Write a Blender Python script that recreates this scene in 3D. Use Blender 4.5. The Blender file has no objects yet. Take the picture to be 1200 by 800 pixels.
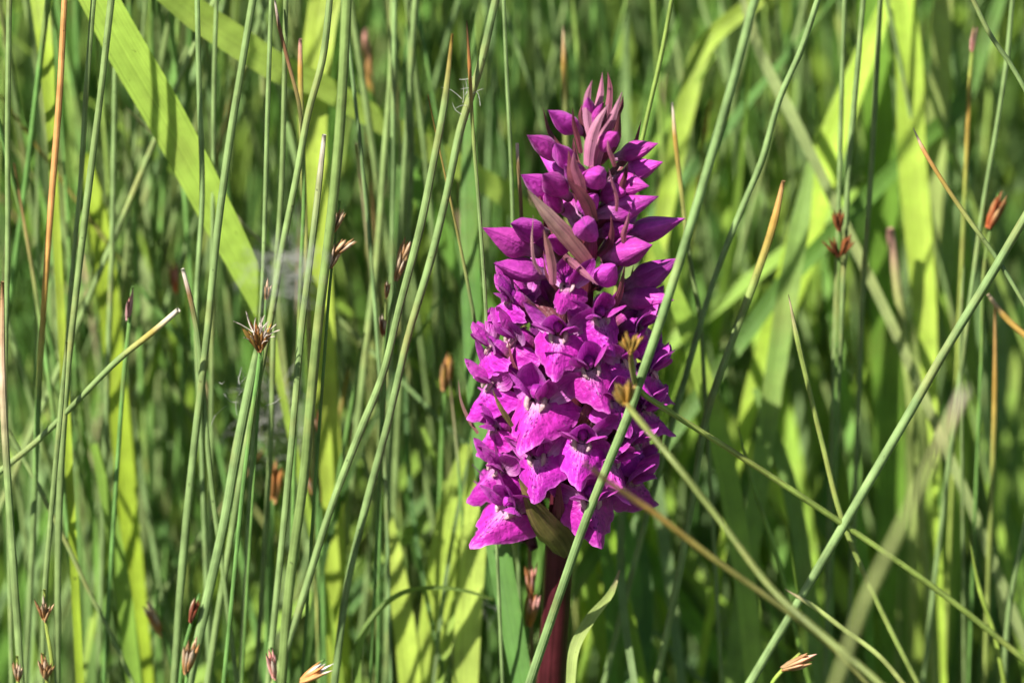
import bpy, math, random
import numpy as np
from mathutils import Vector, Matrix, Euler

random.seed(7)
rng = np.random.default_rng(7)
S = bpy.context.scene
COL = S.collection
R = math.radians

# ------------------------------------------------------------------ camera
PITCH = R(16.0)
DIST = 1.5                                   # metres from the lens to the orchid
FOCUS = Vector((0.0, 0.0, 0.325))            # the point of the spike in the middle of the frame
FWD = Vector((0, math.cos(PITCH), -math.sin(PITCH)))
UP = Vector((0, math.sin(PITCH), math.cos(PITCH)))
CAMLOC = FOCUS - FWD * DIST
cd = bpy.data.cameras.new('camera')
cam = bpy.data.objects.new('camera', cd)
COL.objects.link(cam)
cam.location = CAMLOC
cam.rotation_euler = (math.pi / 2 - PITCH, 0, 0)
cd.sensor_width = 36
cd.lens = 300
cd.clip_start = 0.02
cd.clip_end = 300
cd.dof.use_dof = True
cd.dof.focus_distance = DIST - 0.006
cd.dof.aperture_fstop = 9.5
cd.dof.aperture_blades = 7
S.camera = cam

# ------------------------------------------------------------------ sky, sun, exposure
SUN_EL, SUN_AZ = R(45), R(45)                # azimuth: degrees to the left of straight behind the camera
sun_dir = Vector((-math.sin(SUN_AZ) * math.cos(SUN_EL), -math.cos(SUN_AZ) * math.cos(SUN_EL), math.sin(SUN_EL)))
w = bpy.data.worlds.new('World')
S.world = w
w.use_nodes = True
wn = w.node_tree
sky = wn.nodes.new('ShaderNodeTexSky')
sky.sky_type = 'NISHITA'
sky.sun_disc = False
sky.sun_elevation = SUN_EL
sky.sun_rotation = math.atan2(sun_dir.x, sun_dir.y)
wn.links.new(sky.outputs[0], wn.nodes['Background'].inputs[0])
wn.nodes['Background'].inputs[1].default_value = 0.05
sl = bpy.data.lights.new('sun', 'SUN')
sl.energy = 5.0
sl.angle = R(0.53)
sl.color = (1.0, 0.955, 0.88)
so = bpy.data.objects.new('sun', sl)
COL.objects.link(so)
so.rotation_euler = sun_dir.to_track_quat('Z', 'Y').to_euler()
so.location = sun_dir * 5
S.view_settings.view_transform = 'Standard'
S.view_settings.look = 'None'
S.view_settings.exposure = 1.3
S.view_settings.gamma = 1.0
S.view_settings.use_curve_mapping = False
S.cycles.max_bounces = 4
S.cycles.diffuse_bounces = 3
S.cycles.glossy_bounces = 2
S.cycles.transmission_bounces = 3
S.cycles.use_denoising = True
S.cycles.use_adaptive_sampling = True
S.cycles.adaptive_threshold = 0.02

# ------------------------------------------------------------------ helpers
PX = 0.00015                                 # metres per photo pixel at the orchid


def at(px, py, y=0.0):
    """point that stands y metres behind the orchid on the line of sight of a photo pixel"""
    d = FWD * DIST + Vector((1, 0, 0)) * ((px - 600) * PX) + UP * ((400 - py) * PX)
    t = (y - CAMLOC.y) / d.y
    return CAMLOC + d * t


def pxw(wpx, y):
    return wpx * PX * (DIST + y) / DIST


def tag(o, label=None, cat=None, group=None, kind=None):
    if label: o['label'] = label
    if cat: o['category'] = cat
    if group: o['group'] = group
    if kind: o['kind'] = kind
    return o


class MB:
    """collects vertices, faces, uvs and colours of one mesh"""
    def __init__(self):
        self.v, self.f, self.uv, self.c = [], [], [], []

    def grid(self, P, UV, C, closed=False):
        n, m = len(P), len(P[0])
        b = len(self.v)
        for i in range(n):
            for j in range(m):
                self.v.append(tuple(P[i][j])); self.uv.append(UV[i][j]); self.c.append(C[i][j])
        for i in range(n - 1):
            for j in range(m if closed else m - 1):
                k = (j + 1) % m
                self.f.append((b + i * m + j, b + i * m + k, b + (i + 1) * m + k, b + (i + 1) * m + j))

    def mesh(self, name, mat, origin=None):
        me = bpy.data.meshes.new(name)
        V = np.array(self.v, dtype=np.float32)
        if origin is not None:
            V = V - np.array(origin, dtype=np.float32)
        me.from_pydata(V.tolist(), [], self.f)
        a = me.color_attributes.new('col', 'FLOAT_COLOR', 'POINT')
        C = np.ones((len(self.v), 4), dtype=np.float32)
        cc = np.array(self.c, dtype=np.float32)
        C[:, :cc.shape[1]] = cc
        a.data.foreach_set('color', C.ravel())
        u = me.uv_layers.new(name='UVMap')
        li = np.zeros(len(me.loops), dtype=np.int32)
        me.loops.foreach_get('vertex_index', li)
        u.data.foreach_set('uv', np.array(self.uv, dtype=np.float32)[li].ravel())
        me.polygons.foreach_set('use_smooth', [True] * len(me.polygons))
        me.materials.append(mat)
        me.update()
        return me

    def build(self, name, mat, origin=None, parent=None):
        me = self.mesh(name, mat, origin)
        o = bpy.data.objects.new(name, me)
        COL.objects.link(o)
        if origin is not None:
            o.location = origin
        if parent is not None:
            o.parent = parent
        return o


def spline(pts, per):
    """chord-length (non-uniform) Catmull-Rom through the points; returns points and their control parameter"""
    P = [Vector(p) for p in pts]
    n = len(P)
    L = [max(1e-6, (P[i + 1] - P[i]).length) for i in range(n - 1)]
    T = []
    for i in range(n):
        if i == 0: T.append((P[1] - P[0]) / L[0])
        elif i == n - 1: T.append((P[-1] - P[-2]) / L[-1])
        else:
            a, b = (P[i] - P[i - 1]) / L[i - 1], (P[i + 1] - P[i]) / L[i]
            T.append((a * L[i] + b * L[i - 1]) / (L[i] + L[i - 1]))
    out, tt = [], []
    for i in range(n - 1):
        for k in range(per):
            t = k / per
            h = L[i]
            t2, t3 = t * t, t ** 3
            out.append(P[i] * (2 * t3 - 3 * t2 + 1) + T[i] * (h * (t3 - 2 * t2 + t)) + P[i + 1] * (-2 * t3 + 3 * t2) + T[i + 1] * (h * (t3 - t2)))
            tt.append(i + t)
    out.append(P[-1]); tt.append(n - 1)
    return out, tt


def lerp_list(vals, t):
    i = min(int(t), len(vals) - 2)
    f = t - i
    a, b = vals[i], vals[i + 1]
    if isinstance(a, (int, float)):
        return a + (b - a) * f
    return tuple(x + (y - x) * f for x, y in zip(a, b))


def tube(mb, pts, rad, cols, sides=8, per=5, squash=1.0):
    pp, tt = spline(pts, per)
    n = len(pp)
    P, UV, C = [], [], []
    nrm = None
    ln = 0.0
    for i in range(n):
        d = (pp[min(i + 1, n - 1)] - pp[max(i - 1, 0)])
        d = d.normalized() if d.length > 1e-9 else Vector((0, 0, 1))
        if nrm is None:
            nrm = d.cross(Vector((0.3, 1, 0.2))).normalized()
        nrm = (nrm - d * nrm.dot(d)).normalized()
        b = d.cross(nrm)
        if i: ln += (pp[i] - pp[i - 1]).length
        r = lerp_list(rad, tt[i]); c = lerp_list(cols, tt[i])
        row, ur, cr = [], [], []
        for s in range(sides):
            a = 2 * math.pi * s / sides
            row.append(pp[i] + nrm * (math.cos(a) * r) + b * (math.sin(a) * r * squash))
            ur.append((s / sides, ln * 10)); cr.append(c)
        P.append(row); UV.append(ur); C.append(cr)
    mb.grid(P, UV, C, closed=True)
    b0 = len(mb.v) - n * sides
    for base, rev in ((b0, True), (len(mb.v) - sides, False)):
        idx = list(range(base, base + sides))
        mb.f.append(tuple(idx[::-1] if not rev else idx))


def ribbon(mb, pts, wid, cols, face=None, fold=0.25, per=5, m=5, twist=0.0, wave=0.0):
    """a leaf blade: half-folded along its midrib, its flat side turned towards `face`"""
    pp, tt = spline(pts, per)
    n = len(pp)
    face = Vector(face) if face is not None else Vector((0, -1, 0.25))
    P, UV, C = [], [], []
    ln = 0
    ph = random.random() * 6
    for i in range(n):
        d = (pp[min(i + 1, n - 1)] - pp[max(i - 1, 0)]).normalized()
        side = d.cross(face)
        side = side.normalized() if side.length > 1e-6 else Vector((1, 0, 0))
        nn = side.cross(d).normalized()
        tw = twist * (i / (n - 1) - 0.5)
        s2 = side * math.cos(tw) + nn * math.sin(tw)
        n2 = nn * math.cos(tw) - side * math.sin(tw)
        if i: ln += (pp[i] - pp[i - 1]).length
        wv = lerp_list(wid, tt[i]) / 2
        c = lerp_list(cols, tt[i])
        row, ur, cr = [], [], []
        for j in range(m):
            u = -1 + 2 * j / (m - 1)
            off = abs(u) * fold * wv + wave * wv * u * math.sin(ln * 70 + ph)
            row.append(pp[i] + s2 * (u * wv) + n2 * off)
            ur.append((j / (m - 1), ln * 10)); cr.append(c)
        P.append(row); UV.append(ur); C.append(cr)
    mb.grid(P, UV, C)


# ------------------------------------------------------------------ materials
def mat_new(name):
    m = bpy.data.materials.new(name)
    m.use_nodes = True
    nt = m.node_tree
    nt.nodes.clear()
    return m, nt, nt.nodes, nt.links


def plant_mat(name, rough, transl, ridge_u, ridge_strength, spec=0.4, blot=0.25, tcol=(1.25, 1.15, 0.5), dist=0.00025, patches=0.0):
    m, nt, N, L = mat_new(name)
    out = N.new('ShaderNodeOutputMaterial')
    at_ = N.new('ShaderNodeAttribute'); at_.attribute_name = 'col'
    uv = N.new('ShaderNodeUVMap'); uv.uv_map = 'UVMap'
    mp = N.new('ShaderNodeMapping'); mp.inputs['Scale'].default_value = (ridge_u, 0.6, 1)
    L.new(uv.outputs[0], mp.inputs[0])
    st = N.new('ShaderNodeTexNoise'); st.inputs['Scale'].default_value = 1.0; st.inputs['Detail'].default_value = 3
    L.new(mp.outputs[0], st.inputs['Vector'])
    tc = N.new('ShaderNodeTexCoord')
    bl = N.new('ShaderNodeTexNoise'); bl.inputs['Scale'].default_value = 190; bl.inputs['Detail'].default_value = 4
    L.new(tc.outputs['Object'], bl.inputs['Vector'])
    add = N.new('ShaderNodeMath'); add.operation = 'ADD'
    L.new(st.outputs[0], add.inputs[0]); L.new(bl.outputs[0], add.inputs[1])
    mr = N.new('ShaderNodeMapRange')
    mr.inputs['From Min'].default_value = 0.75; mr.inputs['From Max'].default_value = 1.25
    mr.inputs['To Min'].default_value = 1 - blot; mr.inputs['To Max'].default_value = 1 + blot
    L.new(add.outputs[0], mr.inputs[0])
    # small dark specks
    sp = N.new('ShaderNodeTexNoise'); sp.inputs['Scale'].default_value = 900; sp.inputs['Detail'].default_value = 1
    L.new(tc.outputs['Object'], sp.inputs['Vector'])
    sr = N.new('ShaderNodeMapRange')
    sr.inputs['From Min'].default_value = 0.74; sr.inputs['From Max'].default_value = 0.80
    sr.inputs['To Min'].default_value = 1; sr.inputs['To Max'].default_value = 0.45
    L.new(sp.outputs[0], sr.inputs[0])
    mul = N.new('ShaderNodeMath'); mul.operation = 'MULTIPLY'
    L.new(mr.outputs[0], mul.inputs[0]); L.new(sr.outputs[0], mul.inputs[1])
    vm = N.new('ShaderNodeVectorMath'); vm.operation = 'SCALE'
    L.new(at_.outputs['Color'], vm.inputs[0]); L.new(mul.outputs[0], vm.inputs['Scale'])
    if patches:
        yn = N.new('ShaderNodeTexNoise'); yn.inputs['Scale'].default_value = 38; yn.inputs['Detail'].default_value = 5; yn.inputs['Roughness'].default_value = 0.65
        L.new(tc.outputs['Object'], yn.inputs['Vector'])
        yr = N.new('ShaderNodeMapRange')
        yr.inputs['From Min'].default_value = 0.52; yr.inputs['From Max'].default_value = 0.74
        yr.inputs['To Min'].default_value = 0.0; yr.inputs['To Max'].default_value = patches
        L.new(yn.outputs[0], yr.inputs[0])
        ym = N.new('ShaderNodeMix'); ym.data_type = 'RGBA'
        L.new(yr.outputs[0], ym.inputs[0]); L.new(vm.outputs[0], ym.inputs[6]); ym.inputs[7].default_value = (0.30, 0.24, 0.075, 1)
        vm = type('o', (), {'outputs': [ym.outputs[2]]})()
    pb = N.new('ShaderNodeBsdfPrincipled')
    pb.inputs['Roughness'].default_value = rough
    pb.inputs['Specular IOR Level'].default_value = spec
    L.new(vm.outputs[0], pb.inputs['Base Color'])
    bp = N.new('ShaderNodeBump'); bp.inputs['Strength'].default_value = ridge_strength; bp.inputs['Distance'].default_value = dist
    L.new(add.outputs[0], bp.inputs['Height']); L.new(bp.outputs[0], pb.inputs['Normal'])
    if transl > 0:
        tr = N.new('ShaderNodeBsdfTranslucent')
        vt = N.new('ShaderNodeVectorMath'); vt.operation = 'MULTIPLY'
        vt.inputs[1].default_value = tcol
        L.new(vm.outputs[0], vt.inputs[0]); L.new(vt.outputs[0], tr.inputs['Color'])
        mx = N.new('ShaderNodeMixShader'); mx.inputs[0].default_value = transl
        L.new(pb.outputs[0], mx.inputs[1]); L.new(tr.outputs[0], mx.inputs[2])
        L.new(mx.outputs[0], out.inputs[0])
    else:
        L.new(pb.outputs[0], out.inputs[0])
    return m


M_RUSH = plant_mat('rush_skin', 0.42, 0.0, 15, 1.0, spec=0.25, blot=0.42, patches=0.6)
M_BLADE = plant_mat('grass_leaf', 0.45, 0.36, 22, 0.8, spec=0.3, blot=0.26, patches=0.3, tcol=(1.35, 1.3, 0.6))
M_HEAD = plant_mat('dry_floret', 0.6, 0.2, 8, 0.4, spec=0.2, blot=0.4, tcol=(1.2, 1.0, 0.8))
M_STEM = plant_mat('orchid_stem_skin', 0.33, 0.0, 16, 1.0, spec=0.22, blot=0.45)
M_BRACT = plant_mat('bract_skin', 0.45, 0.2, 9, 0.9, spec=0.4, blot=0.5, tcol=(1.3, 0.9, 0.9))
M_FLUFF = plant_mat('fluff', 0.7, 0.4, 2, 0.0, spec=0.1, blot=0.1, tcol=(1, 1, 1))


def petal_mat(name, dots):
    m, nt, N, L = mat_new(name)
    out = N.new('ShaderNodeOutputMaterial')
    at_ = N.new('ShaderNodeAttribute'); at_.attribute_name = 'col'
    uv = N.new('ShaderNodeUVMap'); uv.uv_map = 'UVMap'
    oi = N.new('ShaderNodeObjectInfo')
    tc = N.new('ShaderNodeTexCoord')
    # veins run along the petal
    mp = N.new('ShaderNodeMapping'); mp.inputs['Scale'].default_value = (16, 1.2, 1)
    L.new(uv.outputs[0], mp.inputs[0])
    st = N.new('ShaderNodeTexNoise'); st.inputs['Scale'].default_value = 1; st.inputs['Detail'].default_value = 3
    L.new(mp.outputs[0], st.inputs['Vector'])
    cl = N.new('ShaderNodeTexNoise'); cl.inputs['Scale'].default_value = 900; cl.inputs['Detail'].default_value = 5
    L.new(tc.outputs['Object'], cl.inputs['Vector'])
    add = N.new('ShaderNodeMath'); add.operation = 'ADD'
    L.new(st.outputs[0], add.inputs[0]); L.new(cl.outputs[0], add.inputs[1])
    mr = N.new('ShaderNodeMapRange')
    mr.inputs['From Min'].default_value = 0.65; mr.inputs['From Max'].default_value = 1.4
    mr.inputs['To Min'].default_value = 0.62; mr.inputs['To Max'].default_value = 1.32
    L.new(add.outputs[0], mr.inputs[0])
    vm = N.new('ShaderNodeVectorMath'); vm.operation = 'SCALE'
    L.new(at_.outputs['Color'], vm.inputs[0]); L.new(mr.outputs[0], vm.inputs['Scale'])
    rnd = N.new('ShaderNodeMapRange')                     # every petal has its own tone
    rnd.inputs['To Min'].default_value = 0.80; rnd.inputs['To Max'].default_value = 1.18
    L.new(oi.outputs['Random'], rnd.inputs[0])
    v2 = N.new('ShaderNodeVectorMath'); v2.operation = 'SCALE'
    L.new(vm.outputs[0], v2.inputs[0]); L.new(rnd.outputs[0], v2.inputs['Scale'])
    hs = N.new('ShaderNodeHueSaturation')
    hr = N.new('ShaderNodeMath'); hr.operation = 'MULTIPLY'; hr.inputs[1].default_value = 7.31
    hf = N.new('ShaderNodeMath'); hf.operation = 'FRACT'
    hm = N.new('ShaderNodeMapRange'); hm.inputs['To Min'].default_value = 0.488; hm.inputs['To Max'].default_value = 0.512
    L.new(oi.outputs['Random'], hr.inputs[0]); L.new(hr.outputs[0], hf.inputs[0]); L.new(hf.outputs[0], hm.inputs[0])
    L.new(hm.outputs[0], hs.inputs['Hue']); L.new(v2.outputs[0], hs.inputs['Color'])
    col = hs.outputs[0]
    if dots:
        # dark loops and dots of the lip, only where the alpha of the colour marks them
        vo = N.new('ShaderNodeTexVoronoi'); vo.feature = 'F1'
        mp2 = N.new('ShaderNodeMapping'); mp2.inputs['Scale'].default_value = (21, 11, 1)
        L.new(uv.outputs[0], mp2.inputs[0])
        jit = N.new('ShaderNodeVectorMath'); jit.operation = 'ADD'
        L.new(mp2.outputs[0], jit.inputs[0])
        rv = N.new('ShaderNodeCombineXYZ'); L.new(oi.outputs['Random'], rv.inputs[2])
        rs = N.new('ShaderNodeVectorMath'); rs.operation = 'SCALE'; rs.inputs['Scale'].default_value = 37
        L.new(rv.outputs[0], rs.inputs[0]); L.new(rs.outputs[0], jit.inputs[1])
        L.new(jit.outputs[0], vo.inputs['Vector']); vo.inputs['Scale'].default_value = 1.0
        vr = N.new('ShaderNodeMapRange')
        vr.inputs['From Min'].default_value = 0.27; vr.inputs['From Max'].default_value = 0.42
        vr.inputs['To Min'].default_value = 0.9; vr.inputs['To Max'].default_value = 0.0
        L.new(vo.outputs['Distance'], vr.inputs[0])
        mm = N.new('ShaderNodeMath'); mm.operation = 'MULTIPLY'
        L.new(vr.outputs[0], mm.inputs[0]); L.new(at_.outputs['Alpha'], mm.inputs[1])
        mx = N.new('ShaderNodeMix'); mx.data_type = 'RGBA'
        L.new(mm.outputs[0], mx.inputs[0]); L.new(col, mx.inputs[6])
        mx.inputs[7].default_value = (0.13, 0.002, 0.13, 1)
        col = mx.outputs[2]
    pb = N.new('ShaderNodeBsdfPrincipled')
    pb.inputs['Roughness'].default_value = 0.42
    pb.inputs['Specular IOR Level'].default_value = 0.32
    pb.inputs['Sheen Weight'].default_value = 0.12
    pb.inputs['Sheen Roughness'].default_value = 0.4
    pb.inputs['Sheen Tint'].default_value = (0.9, 0.6, 0.95, 1)
    L.new(col, pb.inputs['Base Color'])
    bp = N.new('ShaderNodeBump'); bp.inputs['Strength'].default_value = 0.8; bp.inputs['Distance'].default_value = 0.0005
    L.new(add.outputs[0], bp.inputs['Height']); L.new(bp.outputs[0], pb.inputs['Normal'])
    tr = N.new('ShaderNodeBsdfTranslucent')
    L.new(col, tr.inputs['Color'])
    ms = N.new('ShaderNodeMixShader'); ms.inputs[0].default_value = 0.30
    L.new(pb.outputs[0], ms.inputs[1]); L.new(tr.outputs[0], ms.inputs[2])
    L.new(ms.outputs[0], out.inputs[0])
    return m


M_LIP = petal_mat('orchid_lip_skin', True)
M_PETAL = petal_mat('orchid_petal_skin', False)

# ------------------------------------------------------------------ ground
m_ground, nt, N, L = mat_new('marsh_soil')
out = N.new('ShaderNodeOutputMaterial'); pb = N.new('ShaderNodeBsdfPrincipled')
tc = N.new('ShaderNodeTexCoord'); no = N.new('ShaderNodeTexNoise'); no.inputs['Scale'].default_value = 14; no.inputs['Detail'].default_value = 8
cr = N.new('ShaderNodeValToRGB')
cr.color_ramp.elements[0].position = 0.35; cr.color_ramp.elements[0].color = (0.022, 0.018, 0.010, 1)
cr.color_ramp.elements[1].position = 0.7; cr.color_ramp.elements[1].color = (0.045, 0.065, 0.018, 1)
L.new(tc.outputs['Object'], no.inputs['Vector']); L.new(no.outputs[0], cr.inputs[0]); L.new(cr.outputs[0], pb.inputs['Base Color'])
pb.inputs['Roughness'].default_value = 0.9
bp = N.new('ShaderNodeBump'); bp.inputs['Distance'].default_value = 0.02; L.new(no.outputs[0], bp.inputs['Height']); L.new(bp.outputs[0], pb.inputs['Normal'])
L.new(pb.outputs[0], out.inputs[0])


def ground_z(x, y):
    return 0.006 * math.sin(9 * x + 1) * math.cos(7 * y) + 0.01 * math.sin(2.1 * x) * math.sin(1.7 * y + 0.5)


g = MB()
xs = sorted(set([-150, -60, -20, -8] + [round(-4 + 0.16 * i, 3) for i in range(51)] + [8, 20, 60, 150]))
g.grid([[(x, y, ground_z(x, y) if max(abs(x), abs(y)) < 5 else 0.0) for x in xs] for y in xs],
       [[(x, y) for x in xs] for y in xs], [[(0.05, 0.05, 0.02)] * len(xs) for y in xs])
tag(g.build('ground', m_ground), kind='structure')

# ------------------------------------------------------------------ rushes and blades
GREY = (0.160, 0.230, 0.080)     # grey-green rush
GREEN = (0.115, 0.225, 0.055)
LIME = (0.235, 0.375, 0.055)
YEL = (0.330, 0.390, 0.040)
OCHRE = (0.36, 0.22, 0.05)
RUST = (0.34, 0.185, 0.08)
ORANGE = (0.48, 0.235, 0.085)
BUFF = (0.50, 0.36, 0.24)
WHITE = (0.60, 0.52, 0.45)
DARK = (0.035, 0.020, 0.014)
PINK = (0.55, 0.27, 0.24)


M_MASS = plant_mat('marsh_leaf', 0.5, 0.26, 22, 0.3, spec=0.2, blot=0.2, tcol=(1.3, 1.25, 0.6))


def vary(c, a=0.14):
    k = 1 + random.uniform(-a, a)
    h = random.uniform(-a, a) * 0.5
    return (c[0] * k * (1 + h), c[1] * k, c[2] * k * (1 - h))


def down_points(P, Q, spread=0.35):
    """from the last visible point P (previous Q) on to the ground"""
    d = (P - Q).normalized()
    out = []
    zl = P.z
    hx, hy = d.x, d.y
    steep = max(0.15, -d.z)
    run = min(0.22, zl * math.hypot(hx, hy) / steep * spread * 1.6)
    hl = math.hypot(hx, hy) + 1e-6
    ux, uy = hx / hl, hy / hl
    out.append(Vector((P.x + ux * run * 0.62, P.y + uy * run * 0.62 + 0.004, zl * 0.55)))
    gx, gy = P.x + ux * run, P.y + uy * run + 0.01
    out.append(Vector((gx, gy, ground_z(gx, gy) - 0.004)))
    return out


HERO = []


def rush(points, width, label, y=0.0, y1=None, col=GREY, tip=None, cols=None, cat='rush', name='rush_stem', group=None, sides=9, per=5, head=None, rootlen=True):
    """a round rush stem through photo points given from top to bottom; y..y1 its distance behind the orchid, top to bottom"""
    y1 = y if y1 is None else y1
    n = len(points)
    ys = [y + (y1 - y) * i / (n - 1) for i in range(n)]
    P = [at(px, py, yy) for (px, py), yy in zip(points, ys)]
    W = [pxw(width, yy) * 0.46 for yy in ys]
    c0 = vary(col, 0.08)
    C = [c0] * n
    if cols:
        for k, v in cols.items():
            C[k] = v
    if tip is None:                                     # runs on above the frame to its point
        d = (P[0] - P[1]).normalized()
        bend = Vector((d.x * 0.3, d.y * 0.3 + random.uniform(-.1, .1), 0))
        P = [P[0] + d * 0.085 + bend * 0.09, P[0] + d * 0.045 + bend * 0.02] + P
        W = [W[0] * 0.18, W[0] * 0.7] + W
        C = [OCHRE, c0] + C
    else:
        W[0] = W[0] * tip
    dn = down_points(P[-1], P[-2])
    P += dn
    W += [W[-1] * 1.05, W[-1] * 1.1]
    C += [c0, (c0[0] * 0.9, c0[1] * 0.75, c0[2] * 0.8)]
    W = [q * random.uniform(.93, 1.07) for q in W]
    mb = MB()
    tube(mb, P, W, C, sides=sides, per=per)
    base = P[-1]
    o = mb.build(name, M_RUSH, origin=base)
    tag(o, label, cat, group)
    return o, P[0], base


def spikelet(mb, base, d, length, width, c0, c1):
    d = d.normalized()
    p = [base, base + d * length * 0.3, base + d * length * 0.7, base + d * length]
    tube(mb, p, [width * 0.25, width * 0.5, width * 0.42, width * 0.06], [c0, c0, c1, c1], sides=5, per=2)


def head_on(stem_obj, base, pos, direction, size, n=9, spread=0.55, c0=RUST, c1=BUFF, hairs=0):
    """a brown flower head: a fan of pointed scales, a part of its stem"""
    mb = MB()
    direction = Vector(direction).normalized()
    a = direction.orthogonal().normalized(); b = direction.cross(a)
    for k in range(n):
        an = k * 2.399; rr = 0.62 * spread * math.sqrt((k + 0.3) / n)
        d = direction + a * math.cos(an) * rr + b * math.sin(an) * rr
        st = pos + direction * size * 0.25 * random.random() + (a * math.cos(an) + b * math.sin(an)) * size * 0.05
        spikelet(mb, st, d, size * random.uniform(0.65, 1.05), size * random.uniform(0.10, 0.19), vary(c0, 0.35), vary(random.choice([c1, c1, c0, c0]), 0.25))
    for k in range(hairs):
        an = random.random() * 6.28; rr = random.uniform(0.3, 0.9)
        d = direction + a * math.cos(an) * rr + b * math.sin(an) * rr
        p0 = pos + direction * size * random.uniform(0.2, 0.8)
        tube(mb, [p0, p0 + d * size * 0.4, p0 + d * size * 0.7 + Vector((0.2, 0, -.3)) * size * 0.3], [size * 0.02] * 3, [WHITE] * 3, sides=3, per=2)
    h = mb.build('flower_head', M_HEAD, origin=pos)
    h.parent = stem_obj
    h.location = pos - base
    return h


def cluster(points, width, label, heads, y=0.0, y1=None, col=GREEN, group=None, cols=None, size=0.006, n=9, spread=0.5, c0=RUST, c1=BUFF, hairs=0, tip=0.7, name='flowering_rush'):
    """stem that carries flower heads; heads = (px, py, dirx, diry[, scale])"""
    o, t, base = rush(points, width, label, y=y, y1=y1, col=col, tip=tip, cols=cols, cat='rush', name=name, group=group)
    for h in heads:
        k = h[4] if len(h) > 4 else 1
        head_on(o, base, at(h[0], h[1], y - 0.0006), Vector((h[2], -0.25, -h[3])), size * k, n=n, spread=spread, c0=c0, c1=c1, hairs=hairs)
    return o


def blade(points, widths, label, y=0.0, y1=None, col=LIME, cat='grass', name='grass_blade', group=None, face=None, fold=0.25, tip=False, cols=None, twist=0.0, wave=0.05, m=5, per=5, top=0.09):
    y1 = y - 0.012 if y1 is None else y1
    n = len(points)
    ys = [y + (y1 - y) * i / (n - 1) for i in range(n)]
    P = [at(px, py, yy) for (px, py), yy in zip(points, ys)]
    if isinstance(widths, (int, float)): widths = [widths] * n
    W = [pxw(wd, yy) for wd, yy in zip(widths, ys)]
    c0 = vary(col, 0.06)
    C = [c0] * n
    if cols:
        for k, v in cols.items(): C[k] = v
    if not tip:
        d = (P[0] - P[1]).normalized()
        P = [P[0] + d * top + Vector((0, -.02, -.01)), P[0] + d * top * 0.5] + P
        W = [W[0] * 0.05, W[0] * 0.7] + W
        C = [c0, c0] + C
    P += down_points(P[-1], P[-2])
    W += [W[-1] * 0.9, W[-1] * 0.5]
    C += [c0, c0]
    mb = MB()
    ribbon(mb, P, W, C, face=face, fold=fold, per=per, m=m, twist=twist, wave=wave)
    o = mb.build(name, M_BLADE, origin=P[-1])
    tag(o, label, cat, group)
    return o

# ------------------------------------------------------------------ the orchid
MM = 0.001
MAG = (0.50, 0.026, 0.39)       # lip magenta
MAG2 = (0.44, 0.028, 0.38)
VIO = (0.32, 0.018, 0.32)
BUDC = (0.52, 0.060, 0.42)
PALE = (0.66, 0.32, 0.60)
CREAM = (0.74, 0.50, 0.55)
MAROON = (0.055, 0.010, 0.016)
DUSK = (0.17, 0.045, 0.065)
AX0, AX1 = (650, 655), (704, 100)            # spike axis in the photo, bottom and top


def mixc(a, b, t):
    t = max(0.0, min(1.0, t))
    return tuple(x + (y - x) * t for x, y in zip(a, b))


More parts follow.
